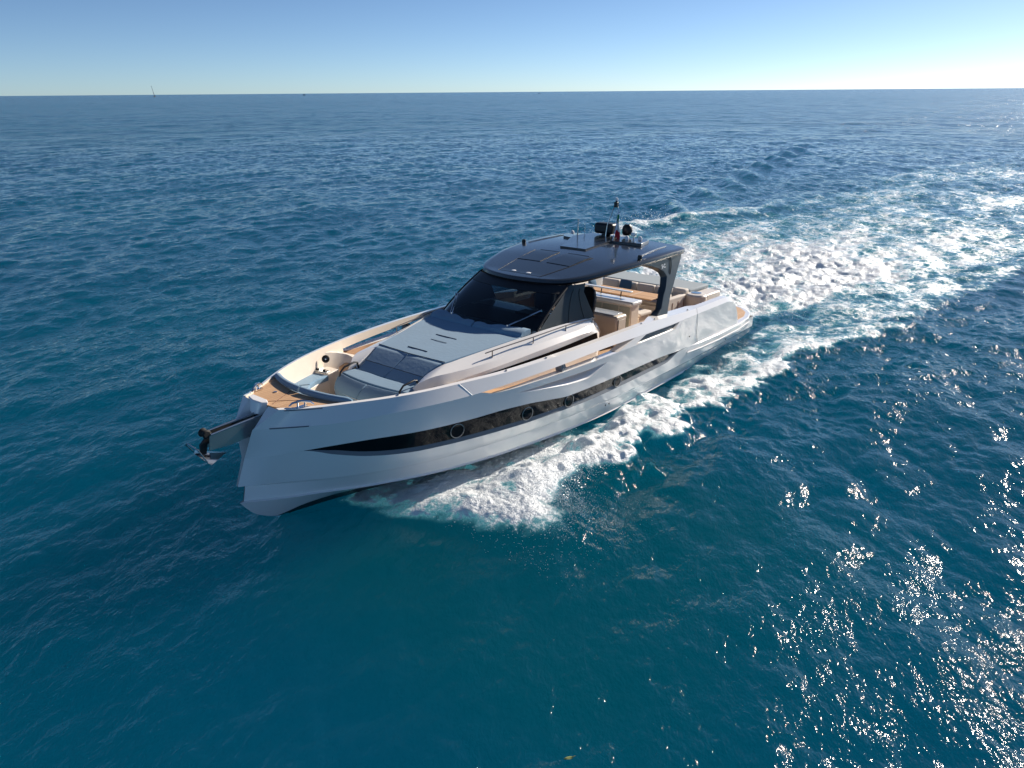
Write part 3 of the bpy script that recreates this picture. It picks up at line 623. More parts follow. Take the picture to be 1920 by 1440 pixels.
# -------- things on the roof
zt = roofc(4.9)+.045
q = MB(); q.box(4.55, 4.95, -.66, -.08, zt+.04, zt+.33); rad = mk('radar', q, 'black', yacht, bevel=.08, segs=5)
q = MB(); q.lathe([(.14, 0), (.12, .03), (.13, .06)], (4.75, -.37, zt), 18); mk('radar_base', q, 'chrome', rad)
q = MB(); q.lathe([(.06, 0), (.10, .01), (.135, .06), (.14, .16), (.12, .24), (.07, .29), (0, .30)], (4.72, .26, zt+.05), 18); sl = mk('satellite_dome', q, 'black', yacht)
q = MB(); q.lathe([(.07, 0), (.035, .03), (.035, .08)], (4.72, .26, zt), 12); mk('dome_foot', q, 'black', sl)
for (u, v) in ((4.71, -1.50), (4.88, .75), (5.08, .47)):
    q = MB(); z = roofz(u, v)+(.045 if v > 0 else 0); q.lathe([(.05, 0), (.055, .04), (.045, .09), (.02, .11), (0, .112)], (u, v, z-.005), 14); mk('gps_dome', q, 'white', yacht)
q = MB(); z = roofz(5.0, .6)+.045; q.tube([(5.0, .62, z), (5.0, .62, z+.12)], .018, 8); q.box(4.95, 5.05, .56, .68, z+.10, z+.19); mk('horn', q, 'steel', yacht, bevel=.01)
def antenna(u, v, h, r=.014):
    z = roofz(u, v)-.005; q = MB(); q.lathe([(.04, 0), (.04, .02), (.018, .05)], (u, v, z), 12); q.tube([(u, v, z+.03), (u+.0, v, z+h)], [r, r*.8], 8); q.tube([(u, v, z+h), (u, v, z+h+.05)], r*1.5, 8); return q
an = antenna(5.08, -1.08, .42, .02); mk('antenna', an, 'steel', yacht)
an = antenna(4.98, -.92, .2, .008); an.tube([(4.92, -.92, roofz(5, .9)+.1), (5.05, -.92, roofz(5, .9)+.16)], .006, 6); mk('antenna', an, 'chrome', yacht)
# light mast and flag
mst = MB()
mst.tube([(5.47, .26, zt-.03), (5.3, .24, zt+.25), (5.06, .13, zt+.55), (4.98, .11, zt+.75), (4.98, .08, zt+.79), (5.0, .0, zt+.80), (5.0, -.04, zt+.76), (5.0, -.13, zt+.50), (5.0, -.20, zt+.28), (5.02, -.22, zt)], .013, 8)
mo = mk('light_mast', mst, 'chrome', yacht)
q = MB(); q.box(4.95, 5.05, -.01, .08, zt+.79, zt+.92); q.tube([(5.0, .035, zt+.92), (5.0, .035, zt+.96)], .03, 10); mk('navigation_light', q, 'black', mo, bevel=.01)
q = MB(); q.lathe([(.035, 0), (.04, .03), (.03, .07), (0, .08)], (5.0, .035, zt+.955), 12); mk('masthead_light', q, 'white', mo)
# steering, dashboard, seats under the roof
q = MB(); q.prism([(10.1, -1.2, 1.66), (10.1, 1.2, 1.66), (9.3, 1.28, 1.72), (9.3, -1.28, 1.72)], (0, 0, .06)); q.box(8.9, 9.3, .1, 1.2, .6, 1.80); q.box(9.0, 9.4, -1.25, 1.25, .6, 1.74); dash = mk('dashboard', q, 'black', yacht, bevel=.02)
q = MB(); sw = []
for k in range(25): a = 2*math.pi*k/24; sw.append((8.80+.05*math.sin(a), .62+.19*math.cos(a), 1.80+.18*math.sin(a)))
q.tube(sw, .014, 6, cap=False)
for a in (0, 2.1, 4.2): q.tube([(8.82, .62, 1.80), (8.80+.05*math.sin(a), .62+.19*math.cos(a), 1.80+.18*math.sin(a))], .012, 6)
mk('steering_wheel', q, 'black', yacht)
def seat(v, mat='black'):
    e = empty('helm_seat'); e.parent = yacht
    q = MB(); P = [(-.24, 1.30), (-.27, 1.55), (-.26, 1.80), (-.19, 1.98), (-.08, 2.05), (.08, 2.05), (.19, 1.98), (.26, 1.80), (.27, 1.55), (.24, 1.30)]
    q.prism2([(6.80-(w-1.3)*.2, v+a, w) for a, w in P], [(6.93-(w-1.3)*.2, v+a, w) for a, w in P]); mk('backrest', q, mat, e, bevel=.035)
    q = MB(); q.box(6.9, 7.4, v-.26, v+.26, 1.18, 1.32); mk('seat', q, mat, e, bevel=.04)
    q = MB(); q.lathe([(.2, 0), (.12, .05), (.08, .1), (.08, .6)], (7.1, v, .56), 16); mk('pedestal', q, 'steel', e)
for v in (.42, -.22, -.86): seat(v)
# -------- cockpit furniture
cab = MB(); cab.box(5.95, 6.46, -.75, 1.14, .56, 1.34); cabo = mk('seat_cabinet', cab, 'cream', yacht, bevel=.05, segs=4)
q = MB(); q.box(5.98, 6.43, -.72, 1.02, 1.34, 1.37); mk('counter', q, 'counter', cabo, bevel=.01)
q = MB(); q.box(6.02, 6.38, 1.14, 1.155, .62, 1.24); mk('cabinet_door', q, 'beigefabric', cabo, bevel=.01)
seam('door_joint', [(6.005, 1.15, .62), (6.005, 1.15, 1.255), (6.395, 1.15, 1.255), (6.395, 1.15, .62)], .006, 'seam', cabo)
gal = MB(); gal.box(5.08, 5.5, -1.35, 1.0, .56, 1.44); galo = mk('galley_unit', gal, 'cream', yacht, bevel=.03)
q = MB(); q.box(5.03, 5.56, -1.4, 1.06, 1.44, 1.55); mk('worktop', q, 'gelcoat', galo, bevel=.04, segs=4)
for a, b in ((-1.3, -.6), (-.58, .1), (.12, .62), (.64, .96)):
    q = MB(); q.box(5.50, 5.515, a, b, .62, 1.40); mk('galley_door', q, 'doorglass', galo, bevel=.006)
q = MB(); q.box(5.0, 5.14, -.75, .74, 1.70, 1.73); rlg = mk('grab_rail', q, 'gelcoat', galo, bevel=.012)
for v in (-.2, .42):
    q = MB(); q.tube([(5.1, v, 1.53), (5.07, v, 1.70)], .016, 8); mk('rail_post', q, 'black', galo)
tb = MB(); tb.box(3.0, 3.85, -1.42, .68, 1.27, 1.31); tbo = mk('cockpit_table', tb, 'teakx', yacht, bevel=.01)
for v in (-.1, -.9):
    q = MB(); q.lathe([(.16, 0), (.07, .05), (.06, .1), (.06, .7)], (3.4, v, .56), 16); mk('table_leg', q, 'steel', tbo)
q = MB()
for v in (-.72, -.02): q.box(3.01, 3.84, v-.012, v+.012, 1.311, 1.314)
mk('table_joint', q, 'beigefabric', tbo)
bn = MB(); bn.box(4.05, 4.62, -1.2, .78, .56, .95); bno = mk('bench', bn, 'cream', yacht, bevel=.03)
q = MB(); q.box(4.0, 4.66, -1.25, .83, .95, 1.06); mk('cushion', q, 'beigefabric', bno, bevel=.04, segs=4)
# aft U sofa
so = empty('aft_sofa'); so.parent = yacht
def rbox(name, x0, x1, y0, y1, z0, z1, mat, par, bv=.05): q = MB(); q.box(x0, x1, y0, y1, z0, z1); return mk(name, q, mat, par, bevel=bv, segs=4)
rbox('sofa_base', 2.3, 3.1, -1.9, 1.05, .56, .95, 'cream', so, .03)
rbox('seat', 2.5, 3.05, -1.5, .85, .95, 1.06, 'beigefabric', so)
for a, b, mt_ in ((-1.75, -1.15, 'beigefabric'), (-1.13, -.55, 'beigefabric'), (-.53, .05, 'beigefabric'), (.07, .62, 'beigefabric')):
    rbox('backrest', 2.32, 2.52, a, b, 1.0, 1.42, mt_, so)
rbox('side_base', 3.1, 4.6, -2.0, -1.5, .56, .95, 'cream', so, .03)
for a, b in ((3.1, 3.85), (3.87, 4.6)): rbox('side_backrest', a, b, -2.0, -1.85, .95, 1.38, 'beigefabric', so)
rbox('side_seat', 3.1, 4.6, -1.83, -1.45, .95, 1.06, 'beigefabric', so)
rbox('end_backrest', 2.35, 2.62, .70, 1.12, 1.0, 1.48, 'beigefabric', so, .06)
pb = rbox('port_backrest', 2.6, 3.75, 1.0, 1.16, .60, 1.36, 'beigefabric', so, .04)
q = MB()
for u in (2.75, 3.1, 3.45): q.box(u-.015, u+.015, 1.16, 1.168, .62, 1.22)
q.box(2.62, 3.74, 1.16, 1.166, .92, .95); mk('strap', q, 'strap', pb)
# pillows on the sofa (each lifts away)
def world_tag(o): return o
def pillow(u, v, w, rx, rz, mat, label):
    q = MB(); rows = []; nn_ = 8; s_ = .21
    for sd_ in (1, -1):
        rr = []
        for i in range(nn_+1):
            rr.append([((i/nn_*2-1)*s_*(1-.06*abs(j/nn_*2-1)**2), sd_*.075*((1-(i/nn_*2-1)**2)*(1-(j/nn_*2-1)**2))**.45, (j/nn_*2-1)*s_*(1-.06*abs(i/nn_*2-1)**2)) for j in range(nn_+1)])
        q.grid(rr)
    o = mk('pillow', q, mat, None, weld=True, ang=70)
    o.matrix_world = ym @ Matrix.Translation((u, v, w)) @ Matrix.Rotation(rz, 4, 'Z') @ Matrix.Rotation(rx, 4, 'X')
    o['label'] = label; o['category'] = 'pillow'; o['group'] = 'cushions on the aft cockpit sofa'; return o
pillow(3.15, -1.70, 1.27, R_(12), 0.0, M['bluefabric'], 'blue cushion on the starboard end of the cockpit sofa, leftmost in the photo')
pillow(2.62, -.86, 1.27, R_(-12), R_(90), M['bluefabric'], 'blue square cushion against the sofa backrest behind the teak table')
pillow(2.66, .44, 1.24, R_(-14), R_(80), M['bluefabric'], 'dark blue cushion half hidden behind the black roof pillar')
pillow(3.0, .82, 1.2, R_(16), R_(10), M['beigefabric'], 'pale cushion leaning beside the black roof pillar')
# wet bar modules and aft sun pad
wb2 = MB(); wb2.lathe([(.30, 0), (.31, .5), (.30, .78), (.26, .82), (0, .825)], (2.45, 1.40, .56), 28); wbo = mk('round_cabinet', wb2, 'cream', yacht)
q = MB(); q.lathe([(.15, 0), (.15, .012), (.10, .014)], (2.38, 1.36, 1.385), 22); mk('sink_bowl', q, 'steel', wbo)
q = MB()
for a in (.9, 1.6): q.box(2.45+.3*math.cos(a)-.012, 2.45+.3*math.cos(a)+.012, 1.40+.3*math.sin(a), 1.40+.3*math.sin(a)+.02, .7, 1.2)
mk('cabinet_strap', q, 'strap', wbo)
q = MB(); q.box(1.25, 2.2, 1.15, 1.62, .5, 1.34); abx = mk('aft_locker', q, 'cream', yacht, bevel=.05, segs=4)
q = MB(); q.box(1.45, 1.85, 1.62, 1.628, .95, 1.03); mk('locker_vent', q, 'strap', abx)
q = MB(); q.box(1.35, 1.95, 1.62, 1.626, 1.14, 1.145); mk('locker_joint', q, 'greyline', abx)
q = MB(); q.box(.85, 2.2, -1.95, 1.12, .5, 1.28); gar = mk('tender_garage', q, 'gelcoat', yacht, bevel=.05)
q = MB(); q.box(.95, 2.25, -1.9, 1.10, 1.28, 1.42); mk('aft_sun_pad', q, 'greyfabric', gar, bevel=.05, segs=4)

# -------- roof pillars
def vout(w): return float(np.interp(w, [1.4, 2.85], [2.2, 1.9]))
PO = [(4.72, 2.93), (4.80, 2.75), (4.97, 2.55), (5.17, 2.32), (5.40, 2.05), (5.57, 1.86), (5.72, 1.62), (5.80, 1.44), (6.42, 1.46), (6.28, 1.55), (6.08, 1.67), (5.90, 1.97), (5.80, 2.07), (5.74, 2.16), (5.64, 2.38), (5.78, 2.52), (6.01, 2.62), (6.3, 2.70), (6.55, 2.75), (6.66, 2.80), (6.6, 2.90)]
PI = [(4.72, 2.93), (4.80, 2.75), (4.97, 2.55), (5.17, 2.32), (5.40, 2.05), (5.57, 1.86), (5.72, 1.62), (5.80, 1.44), (6.50, 1.44), (6.36, 1.58), (6.15, 1.64), (5.95, 1.95), (5.86, 2.07), (5.80, 2.18), (5.74, 2.36), (5.84, 2.48), (6.05, 2.58), (6.3, 2.66), (6.55, 2.72), (6.66, 2.78), (6.6, 2.90)]
for s in (1, -1):
    q = MB(); q.prism2([(u, s*(vout(w)-.10*max(0, u-5.9)*(w > 2.4)), w) for u, w in PO], [(u, s*(vout(w)-.14-.10*max(0, u-5.9)*(w > 2.4)), w) for u, w in PI]); pil = mk('roof_pillar', q, 'darkpaint', yacht, bevel=.012, segs=2)
    seam('pillar_groove', [(5.45, s*(vout(2.84)+.004), 2.84), (5.36, s*(vout(2.76)+.004), 2.76), (5.38, s*(vout(2.6)+.004), 2.6), (5.48, s*(vout(2.42)+.004), 2.42)], .012, 'black', pil)
# emblem lettering on the port pillar
cu = bpy.data.curves.new('pillar_lettering', 'FONT'); cu.body = 'S-C'; cu.size = .135; cu.extrude = .004; cu.align_x = 'CENTER'; cu.offset = .003
dg = bpy.context.evaluated_depsgraph_get()
tob = bpy.data.objects.new('tmp', cu); COL.objects.link(tob); bpy.context.view_layer.update()
tme = bpy.data.meshes.new_from_object(tob.evaluated_get(bpy.context.evaluated_depsgraph_get())); bpy.data.objects.remove(tob)
tl = bpy.data.objects.new('lettering', tme); COL.objects.link(tl); tme.materials.clear(); tme.materials.append(M['white'])
tl.parent = yacht
wl = 2.605; xa = Vector((-1, 0, 0.03)).normalized(); za = Vector((0, 1, 0.2)).normalized(); ya = za.cross(xa)
tm = Matrix.Identity(4)
for i in range(3): tm[i][0] = xa[i]; tm[i][1] = ya[i]; tm[i][2] = za[i]
tm.translation = Vector((5.77, vout(2.65)+.012, wl)); tl.matrix_local = tm

# -------- anchor gear
ar = MB()
for s in (1, -1):
    P = [(15.9, 1.16), (16.3, 1.145), (16.92, 1.10), (16.95, .86), (16.6, .84), (16.3, .87), (16.15, .98), (15.9, 1.03)]
    ar.prism([(u, s*.075, w) for u, w in P], (0, s*.012, 0))
    ar.tube([(15.75, s*.085, 1.20), (16.3, s*.085, 1.165), (16.9, s*.085, 1.115)], .016, 8)
ar.box(15.9, 16.8, -.075, .075, .86, .88)
arm = mk('anchor_roller', ar, 'satin', yacht)
q = MB(); q.lathe([(.05, -.08), (.075, -.06), (.05, 0), (.075, .06), (.05, .08)], (16.95, 0, 1.13), 16, axis='y'); mk('roller_wheel', q, 'rubber', arm)
q = MB(); q.tube([(15.6, .0, 1.20), (16.05, .0, 1.15)], .035, 10); mk('shank_hood', q, 'black', arm)
anch = empty('anchor'); anch.matrix_world = ym @ Matrix.Translation((16.9, 0, .9))
anch['label'] = 'polished steel anchor hanging from the bow roller of the white yacht'; anch['category'] = 'anchor'
def shift(q, d=(-16.9, 0, -.9)): q.v = [(p[0]+d[0], p[1]+d[1], p[2]+d[2]) for p in q.v]; return q
q = MB(); q.prism([(16.3, -.018, 1.06), (16.94, -.018, 1.07), (17.05, -.018, .96), (17.06, -.018, .76), (16.97, -.018, .76), (16.93, -.018, .95), (16.3, -.018, 1.0)], (0, .036, 0)); mk('shank', shift(q), 'black', anch)
q = MB(); tip = (16.62, 0, .70)
q.v = []; a = q.vert((17.16, 0, .86)); b = q.vert((17.02, .23, .68)); c = q.vert(tip); d = q.vert((17.02, -.23, .80)); e = q.vert((17.04, 0, .70)); q.f = [(a, b, c), (a, c, d), (e, c, b), (e, d, c), (a, e, b), (a, d, e)]
mk('fluke', shift(q), 'chrome', anch, smooth=False)
q = MB(); q.tube([(17.05, .18, .72), (17.17, .15, .96), (17.24, .0, 1.05), (17.2, -.15, .98), (17.05, -.18, .78)], .011, 8); mk('roll_bar', shift(q), 'steel', anch)

# flag hanging from the mast
fl_ = MB(); rows = []; bands = 9
fo = empty('flag'); fo.matrix_world = ym @ Matrix.Translation((5.1, .14, zt+.6))
fo['label'] = 'small green, white and red striped flag hanging limp from the roof mast'; fo['category'] = 'flag'
M['fgreen'] = simple('flag_green', (0.01, 0.22, 0.08), 0.8); M['fred'] = simple('flag_red', (0.50, 0.02, 0.03), 0.8); M['fwhite'] = simple('flag_white', (0.75, 0.73, 0.7), 0.8)
for nm, a, b, mt_ in (('green_stripe', 0, .34, 'fgreen'), ('white_stripe', .34, .64, 'fwhite'), ('red_stripe', .64, 1, 'fred')):
    q = MB(); rows = []
    for i in range(9):
        t = a+(b-a)*i/8; rows.append([(.03*math.sin(t*9+j*2.2)*t+.04*t, .01+.017*j*(.7+1.3*t*t)+.010*math.sin(j*2+t*7), .02-t*.60-.02*j*t) for j in range(6)])
    q.grid(rows); mk(nm, q, mt_, fo)

# ================================================================== WATER
def tile(Nn, L, kmin, kmax, slope, wdir, seed, iso=0.25, power=4.0):
    rng = np.random.default_rng(seed)
    k = np.fft.fftfreq(Nn, L/Nn)*2*np.pi; kx, ky = np.meshgrid(k, k); kk = np.hypot(kx, ky); kk[0, 0] = 1
    c = (kx*math.cos(wdir)+ky*math.sin(wdir))/kk
    D = iso+(1-iso)*np.clip(c, 0, 1)**2
    S = D*kk**(-power)*np.exp(-(kmin/kk)**4)*np.exp(-(kk/kmax)**4)
    S[0, 0] = 0
    H = np.sqrt(S)*(rng.normal(size=(Nn, Nn))+1j*rng.normal(size=(Nn, Nn)))
    h = np.fft.ifft2(H).real
    sx = np.fft.ifft2(1j*kx*H).real; sy = np.fft.ifft2(1j*ky*H).real
    dx = np.fft.ifft2(-1j*kx/kk*H).real; dy = np.fft.ifft2(-1j*ky/kk*H).real   # crest sharpening
    s = slope/math.sqrt((sx**2+sy**2).mean()); return h*s, dx*s, dy*s
def samp(T, x, y, L):
    Nn = T.shape[0]; a = (x/L*Nn) % Nn; b = (y/L*Nn) % Nn; i = a.astype(int) % Nn; j = b.astype(int) % Nn; fx = a-np.floor(a); fy = b-np.floor(b)
    i1 = (i+1) % Nn; j1 = (j+1) % Nn
    return (T[j, i]*(1-fx)+T[j, i1]*fx)*(1-fy)+(T[j1, i]*(1-fx)+T[j1, i1]*fx)*fy
az = np.radians(np.concatenate([np.linspace(-43, 43, 900), np.linspace(43, 317, 160)[1:-1]]))
rr = np.concatenate([[0.01, .5, 1, 2, 3, 4], np.geomspace(4.8, 70, 880), np.geomspace(70, 170, 230)[1:], np.geomspace(170, 1000, 230)[1:], np.geomspace(1000, 30000, 40)[1:]])
A, Rr = np.meshgrid(az, rr); X = Rr*np.sin(A); Y = Rr*np.cos(A)
drow = np.gradient(rr)[:, None]*np.ones_like(A)
Z = np.zeros_like(X); DX = np.zeros_like(X); DY = np.zeros_like(X)
# boat aligned plane coordinates
bu = (X-BO[0])*FH[0]+(Y-BO[1])*FH[1]; bv = (X-BO[0])*PH[0]+(Y-BO[1])*PH[1]
def ss(x, a, b): t = np.clip((x-a)/(b-a), 0, 1); return t*t*(3-2*t)
calm = ss(bv, .5, 2.2)*(1-ss(bv, 6, 10))*ss(bu, 8, 11)*(1-ss(bu, 15.5, 18.5+0*bu))
WD = R_(166)
bands = [(512, 420., 2*math.pi/45, 2*math.pi/9, .016, .9, 1, .2, 4), (512, 137., 2*math.pi/9, 2*math.pi/2.6, .038, .9, 2, .15, 4),
         (512, 41., 2*math.pi/2.6, 2*math.pi/.8, .110, 1.0, 3, .15, 3.4), (512, 13.7, 2*math.pi/.8, 2*math.pi/.22, .105, .7, 4, .22, 3.3)]
fades = [(600, 1000), (220, 480), (80, 190), (26, 65)]
for (Nn, L, k0, k1, sl_, ch, sd_, iso, pw), fd in zip(bands, fades):
    h, dx, dy = tile(Nn, L, k0, k1, sl_, WD, sd_, iso, pw)
    fade = 1-ss(Rr, *fd)
    damp = 1-(.35 if L < 100 else .1)*calm
    Z += samp(h, X, Y, L)*fade*damp; DX += ch*samp(dx, X, Y, L)*fade*damp; DY += ch*samp(dy, X, Y, L)*fade*damp
# --- wake shape in the boat frame
rng = np.random.default_rng(5)
nz1, _, _ = tile(512, 33., .5, 6, .3, 0, 21, 1.0, 3.0); nz2, _, _ = tile(512, 9.3, 3, 30, .3, 0, 22, 1.0, 3.0); nz3, _, _ = tile(512, 61., .2, 1.2, .3, 0, 23, 1.0, 3.0)
nz1 /= nz1.std(); nz2 /= nz2.std(); nz3 /= nz3.std()
n1 = samp(nz1, X, Y, 33.); n2 = samp(nz2, X, Y, 9.3); n3 = samp(nz3, X, Y, 61.)
n2b = samp(nz2, X+3, Y*1.1, 9.3)*.6+n1*.6
n1b = samp(nz1, bu*.45+7, bv*1.3, 33.)
# port (and starboard) bow wave: ribbon between inner and outer edge
uo = [-90, -40, -16, -13.7, -5.4, -1.4, .3, 2.2, 4.3, 5.5, 6.6, 8.1, 10.5, 11.2, 11.9, 12.5, 13.2, 13.8, 14.2, 14.5, 14.8]
vo = [26, 16, 9.0, 8.2, 6.1, 5.3, 4.9, 4.6, 4.3, 4.1, 3.9, 3.7, 3.6, 3.5, 3.4, 3.8, 4.1, 3.5, 2.7, 1.9, 1.0]
ui = [-90, -20, -6, -1, 2, 5.8, 7.9, 9.7, 10.9, 11.6, 12.6, 13.1, 14.3, 14.8]
vi = [22, 6.0, 2.6, 2.2, 2.3, 2.35, 2.35, 2.35, 2.05, 1.8, 1.4, 1.1, .6, .4]
foam = np.zeros_like(X); hgt = np.zeros_like(X)
for sgn in (1, -1):
    b = bv*sgn + (.26*n1+.14*n2)*np.clip((14.2-bu)*.3, 0.55, 1.15)
    VO = np.interp(bu, uo, vo); VI = np.interp(bu, ui, vi); inx = 1-ss(bu, 14.5, 14.9)
    t = (b-VI)/np.maximum(VO-VI, .2)
    dens = np.interp(bu, [-60, -30, -16, -8, -2, 2, 6, 9.5, 11, 12, 13.4, 14.0, 14.6], [0, .30, .44, .52, .62, .72, .80, .88, .95, .98, .86, .66, .42])
    band = ss(t, -.05, .25)*(1-ss(t, .80, 1.12))*(.80+.26*ss(t, .35, .95))
    foam = np.maximum(foam, np.clip(band*dens*inx*(1+.16*n2b), 0, 1.15))
    sheet = ss(b, .1, .5)*(1-ss(t, .1, .5))*np.interp(bu, [9.0, 10.5, 12.5, 14.4, 14.9], [0, .78, 1.02, .95, 0]); foam = np.maximum(foam, sheet*(1+.2*n2b))
    ridge = np.exp(-((t-.72)/.38)**2)*np.interp(bu, [-60, -20, 0, 6, 10, 12.3, 13.6, 14.6], [0, .06, .10, .14, .26, .42, .28, .05])*inx
    hgt += ridge
    hgt -= .09*np.exp(-((t-1.55)/.45)**2)*np.interp(bu, [-60, -20, 0, 8, 12, 14], [0, .6, 1, 1, .8, 0])*inx
    # following diverging crests
    for j, (off, am) in enumerate(((2.6, .12), (5.4, .08))):
        hgt += am*np.exp(-((b-VO-off)/(.8))**2)*np.interp(bu, [-60, -20, 2, 9], [0.6, 1, .8, 0])*inx
# far starboard breaking crests
for k in range(9):
    cu_, cv_ = -22-7.5*k, -11.6-1.45*k
    du = (bu-cu_)*math.cos(.62)+(bv-cv_)*math.sin(.62); dv2 = -(bu-cu_)*math.sin(.62)+(bv-cv_)*math.cos(.62)
    g_ = np.exp(-(du/3.6)**2-(dv2/.75)**2); hgt += .42*g_; foam = np.maximum(foam, .55*np.exp(-((du)/2.2)**2-((dv2+.1)/.35)**2)*(1-k*.07))
# propeller wash
vN = np.interp(-bu, [-1, 1, 3, 6, 9.5, 16, 40, 90], [1.9, 2.2, 2.95, 4.8, 6.0, 8.6, 15, 30]); vF = np.interp(-bu, [-1, 4, 10, 16, 18, 24, 34, 50, 68, 90, 200], [-2.2, -5.5, -9.3, -10.4, -9.9, -7.8, -6.8, -6.9, -5.1, 0, 30])
mid = (vN+vF)/2; hw_ = (vN-vF)/2; tt = (bv+.35*n1-mid)/hw_
dist = -bu
wdens = np.interp(dist, [-1.2, -.6, 0, 5, 10, 18, 30, 60, 120], [0, .9, 1.0, .95, .80, .70, .66, .60, .35])
edge = np.interp(dist, [0, 6, 14, 40], [.55, .62, .75, .8])
prof = 1-ss(np.abs(tt), edge, 1.04)
wash = prof*wdens
core = np.exp(-((bv-np.interp(dist, [0, 8, 20], [.2, 1.2, 2.5]))/np.interp(dist, [0, 8, 25], [1.9, 3.6, 6]))**2)*np.interp(dist, [-1, 0, 9, 18, 30], [0, 1, .9, .4, 0])
foam = np.maximum(foam, np.clip(wash*(.66+.13*n1b)+.38*core, 0, .98))
hgt += core*(.14+.02*n1+.012*n2)*np.interp(dist, [-.8, .6], [0, 1])
hgt += wash*(.035*n1+.02*n2)
# rim of wash (starboard edge plume)
rimf = np.exp(-((tt+.98)/.09)**2)*np.interp(dist, [2, 9, 18, 40], [0, 1, .9, 0]); foam = np.maximum(foam, .8*rimf); hgt += rimf*.25
lump = np.clip(foam-.45, 0, 1)
n4, _, _ = tile(512, 5.3, 6, 60, .3, 0, 24, 1.0, 2.6); n4 /= n4.std(); n4 = samp(n4, X, Y, 5.3)
hgt += lump*(.018*n1+.014*n2+.016*np.abs(n4))
# the hull keeps the surface down inside it
Z += hgt*(1-ss(drow, 2, 6))
inside = (np.abs(bv) < np.interp(bu, [-.5, 0, 12, 14.5, 15.8], [1.6, 1.9, 1.5, .7, 0]))*(bu > -.3)*(bu < 15.6)
Z = np.where(inside, np.minimum(Z, .05), Z)
Xd = X+DX*1.0; Yd = Y+DY*1.0
co = np.stack([Xd, Yd, Z], -1).reshape(-1, 3).astype(np.float32)
nr, nc = X.shape; idx = np.arange(nr*nc).reshape(nr, nc); nxt = np.roll(idx, -1, axis=1)
fc = np.stack([idx[:-1], nxt[:-1], nxt[1:], idx[1:]], -1).reshape(-1, 4)[:, ::-1]
me = bpy.data.meshes.new('sea'); me.vertices.add(len(co)); me.vertices.foreach_set('co', co.ravel())
me.loops.add(fc.size); me.loops.foreach_set('vertex_index', fc.ravel().astype(np.int32)); me.polygons.add(len(fc))
me.polygons.foreach_set('loop_start', np.arange(0, fc.size, 4, dtype=np.int32)); me.update(calc_edges=True)
me.polygons.foreach_set('use_smooth', np.ones(len(fc), bool))
far0 = ss(Rr, 26, 65); far1 = ss(Rr, 80, 190); far2 = ss(Rr, 220, 480)
for nm, arr in (('foam', foam), ('calm', calm), ('far0', far0), ('far1', far1), ('far2', far2)):
    at = me.attributes.new(nm, 'FLOAT', 'POINT'); at.data.foreach_set('value', arr.ravel().astype(np.float32))
me.validate(); sea = bpy.data.objects.new('sea', me); COL.objects.link(sea); sea['kind'] = 'structure'

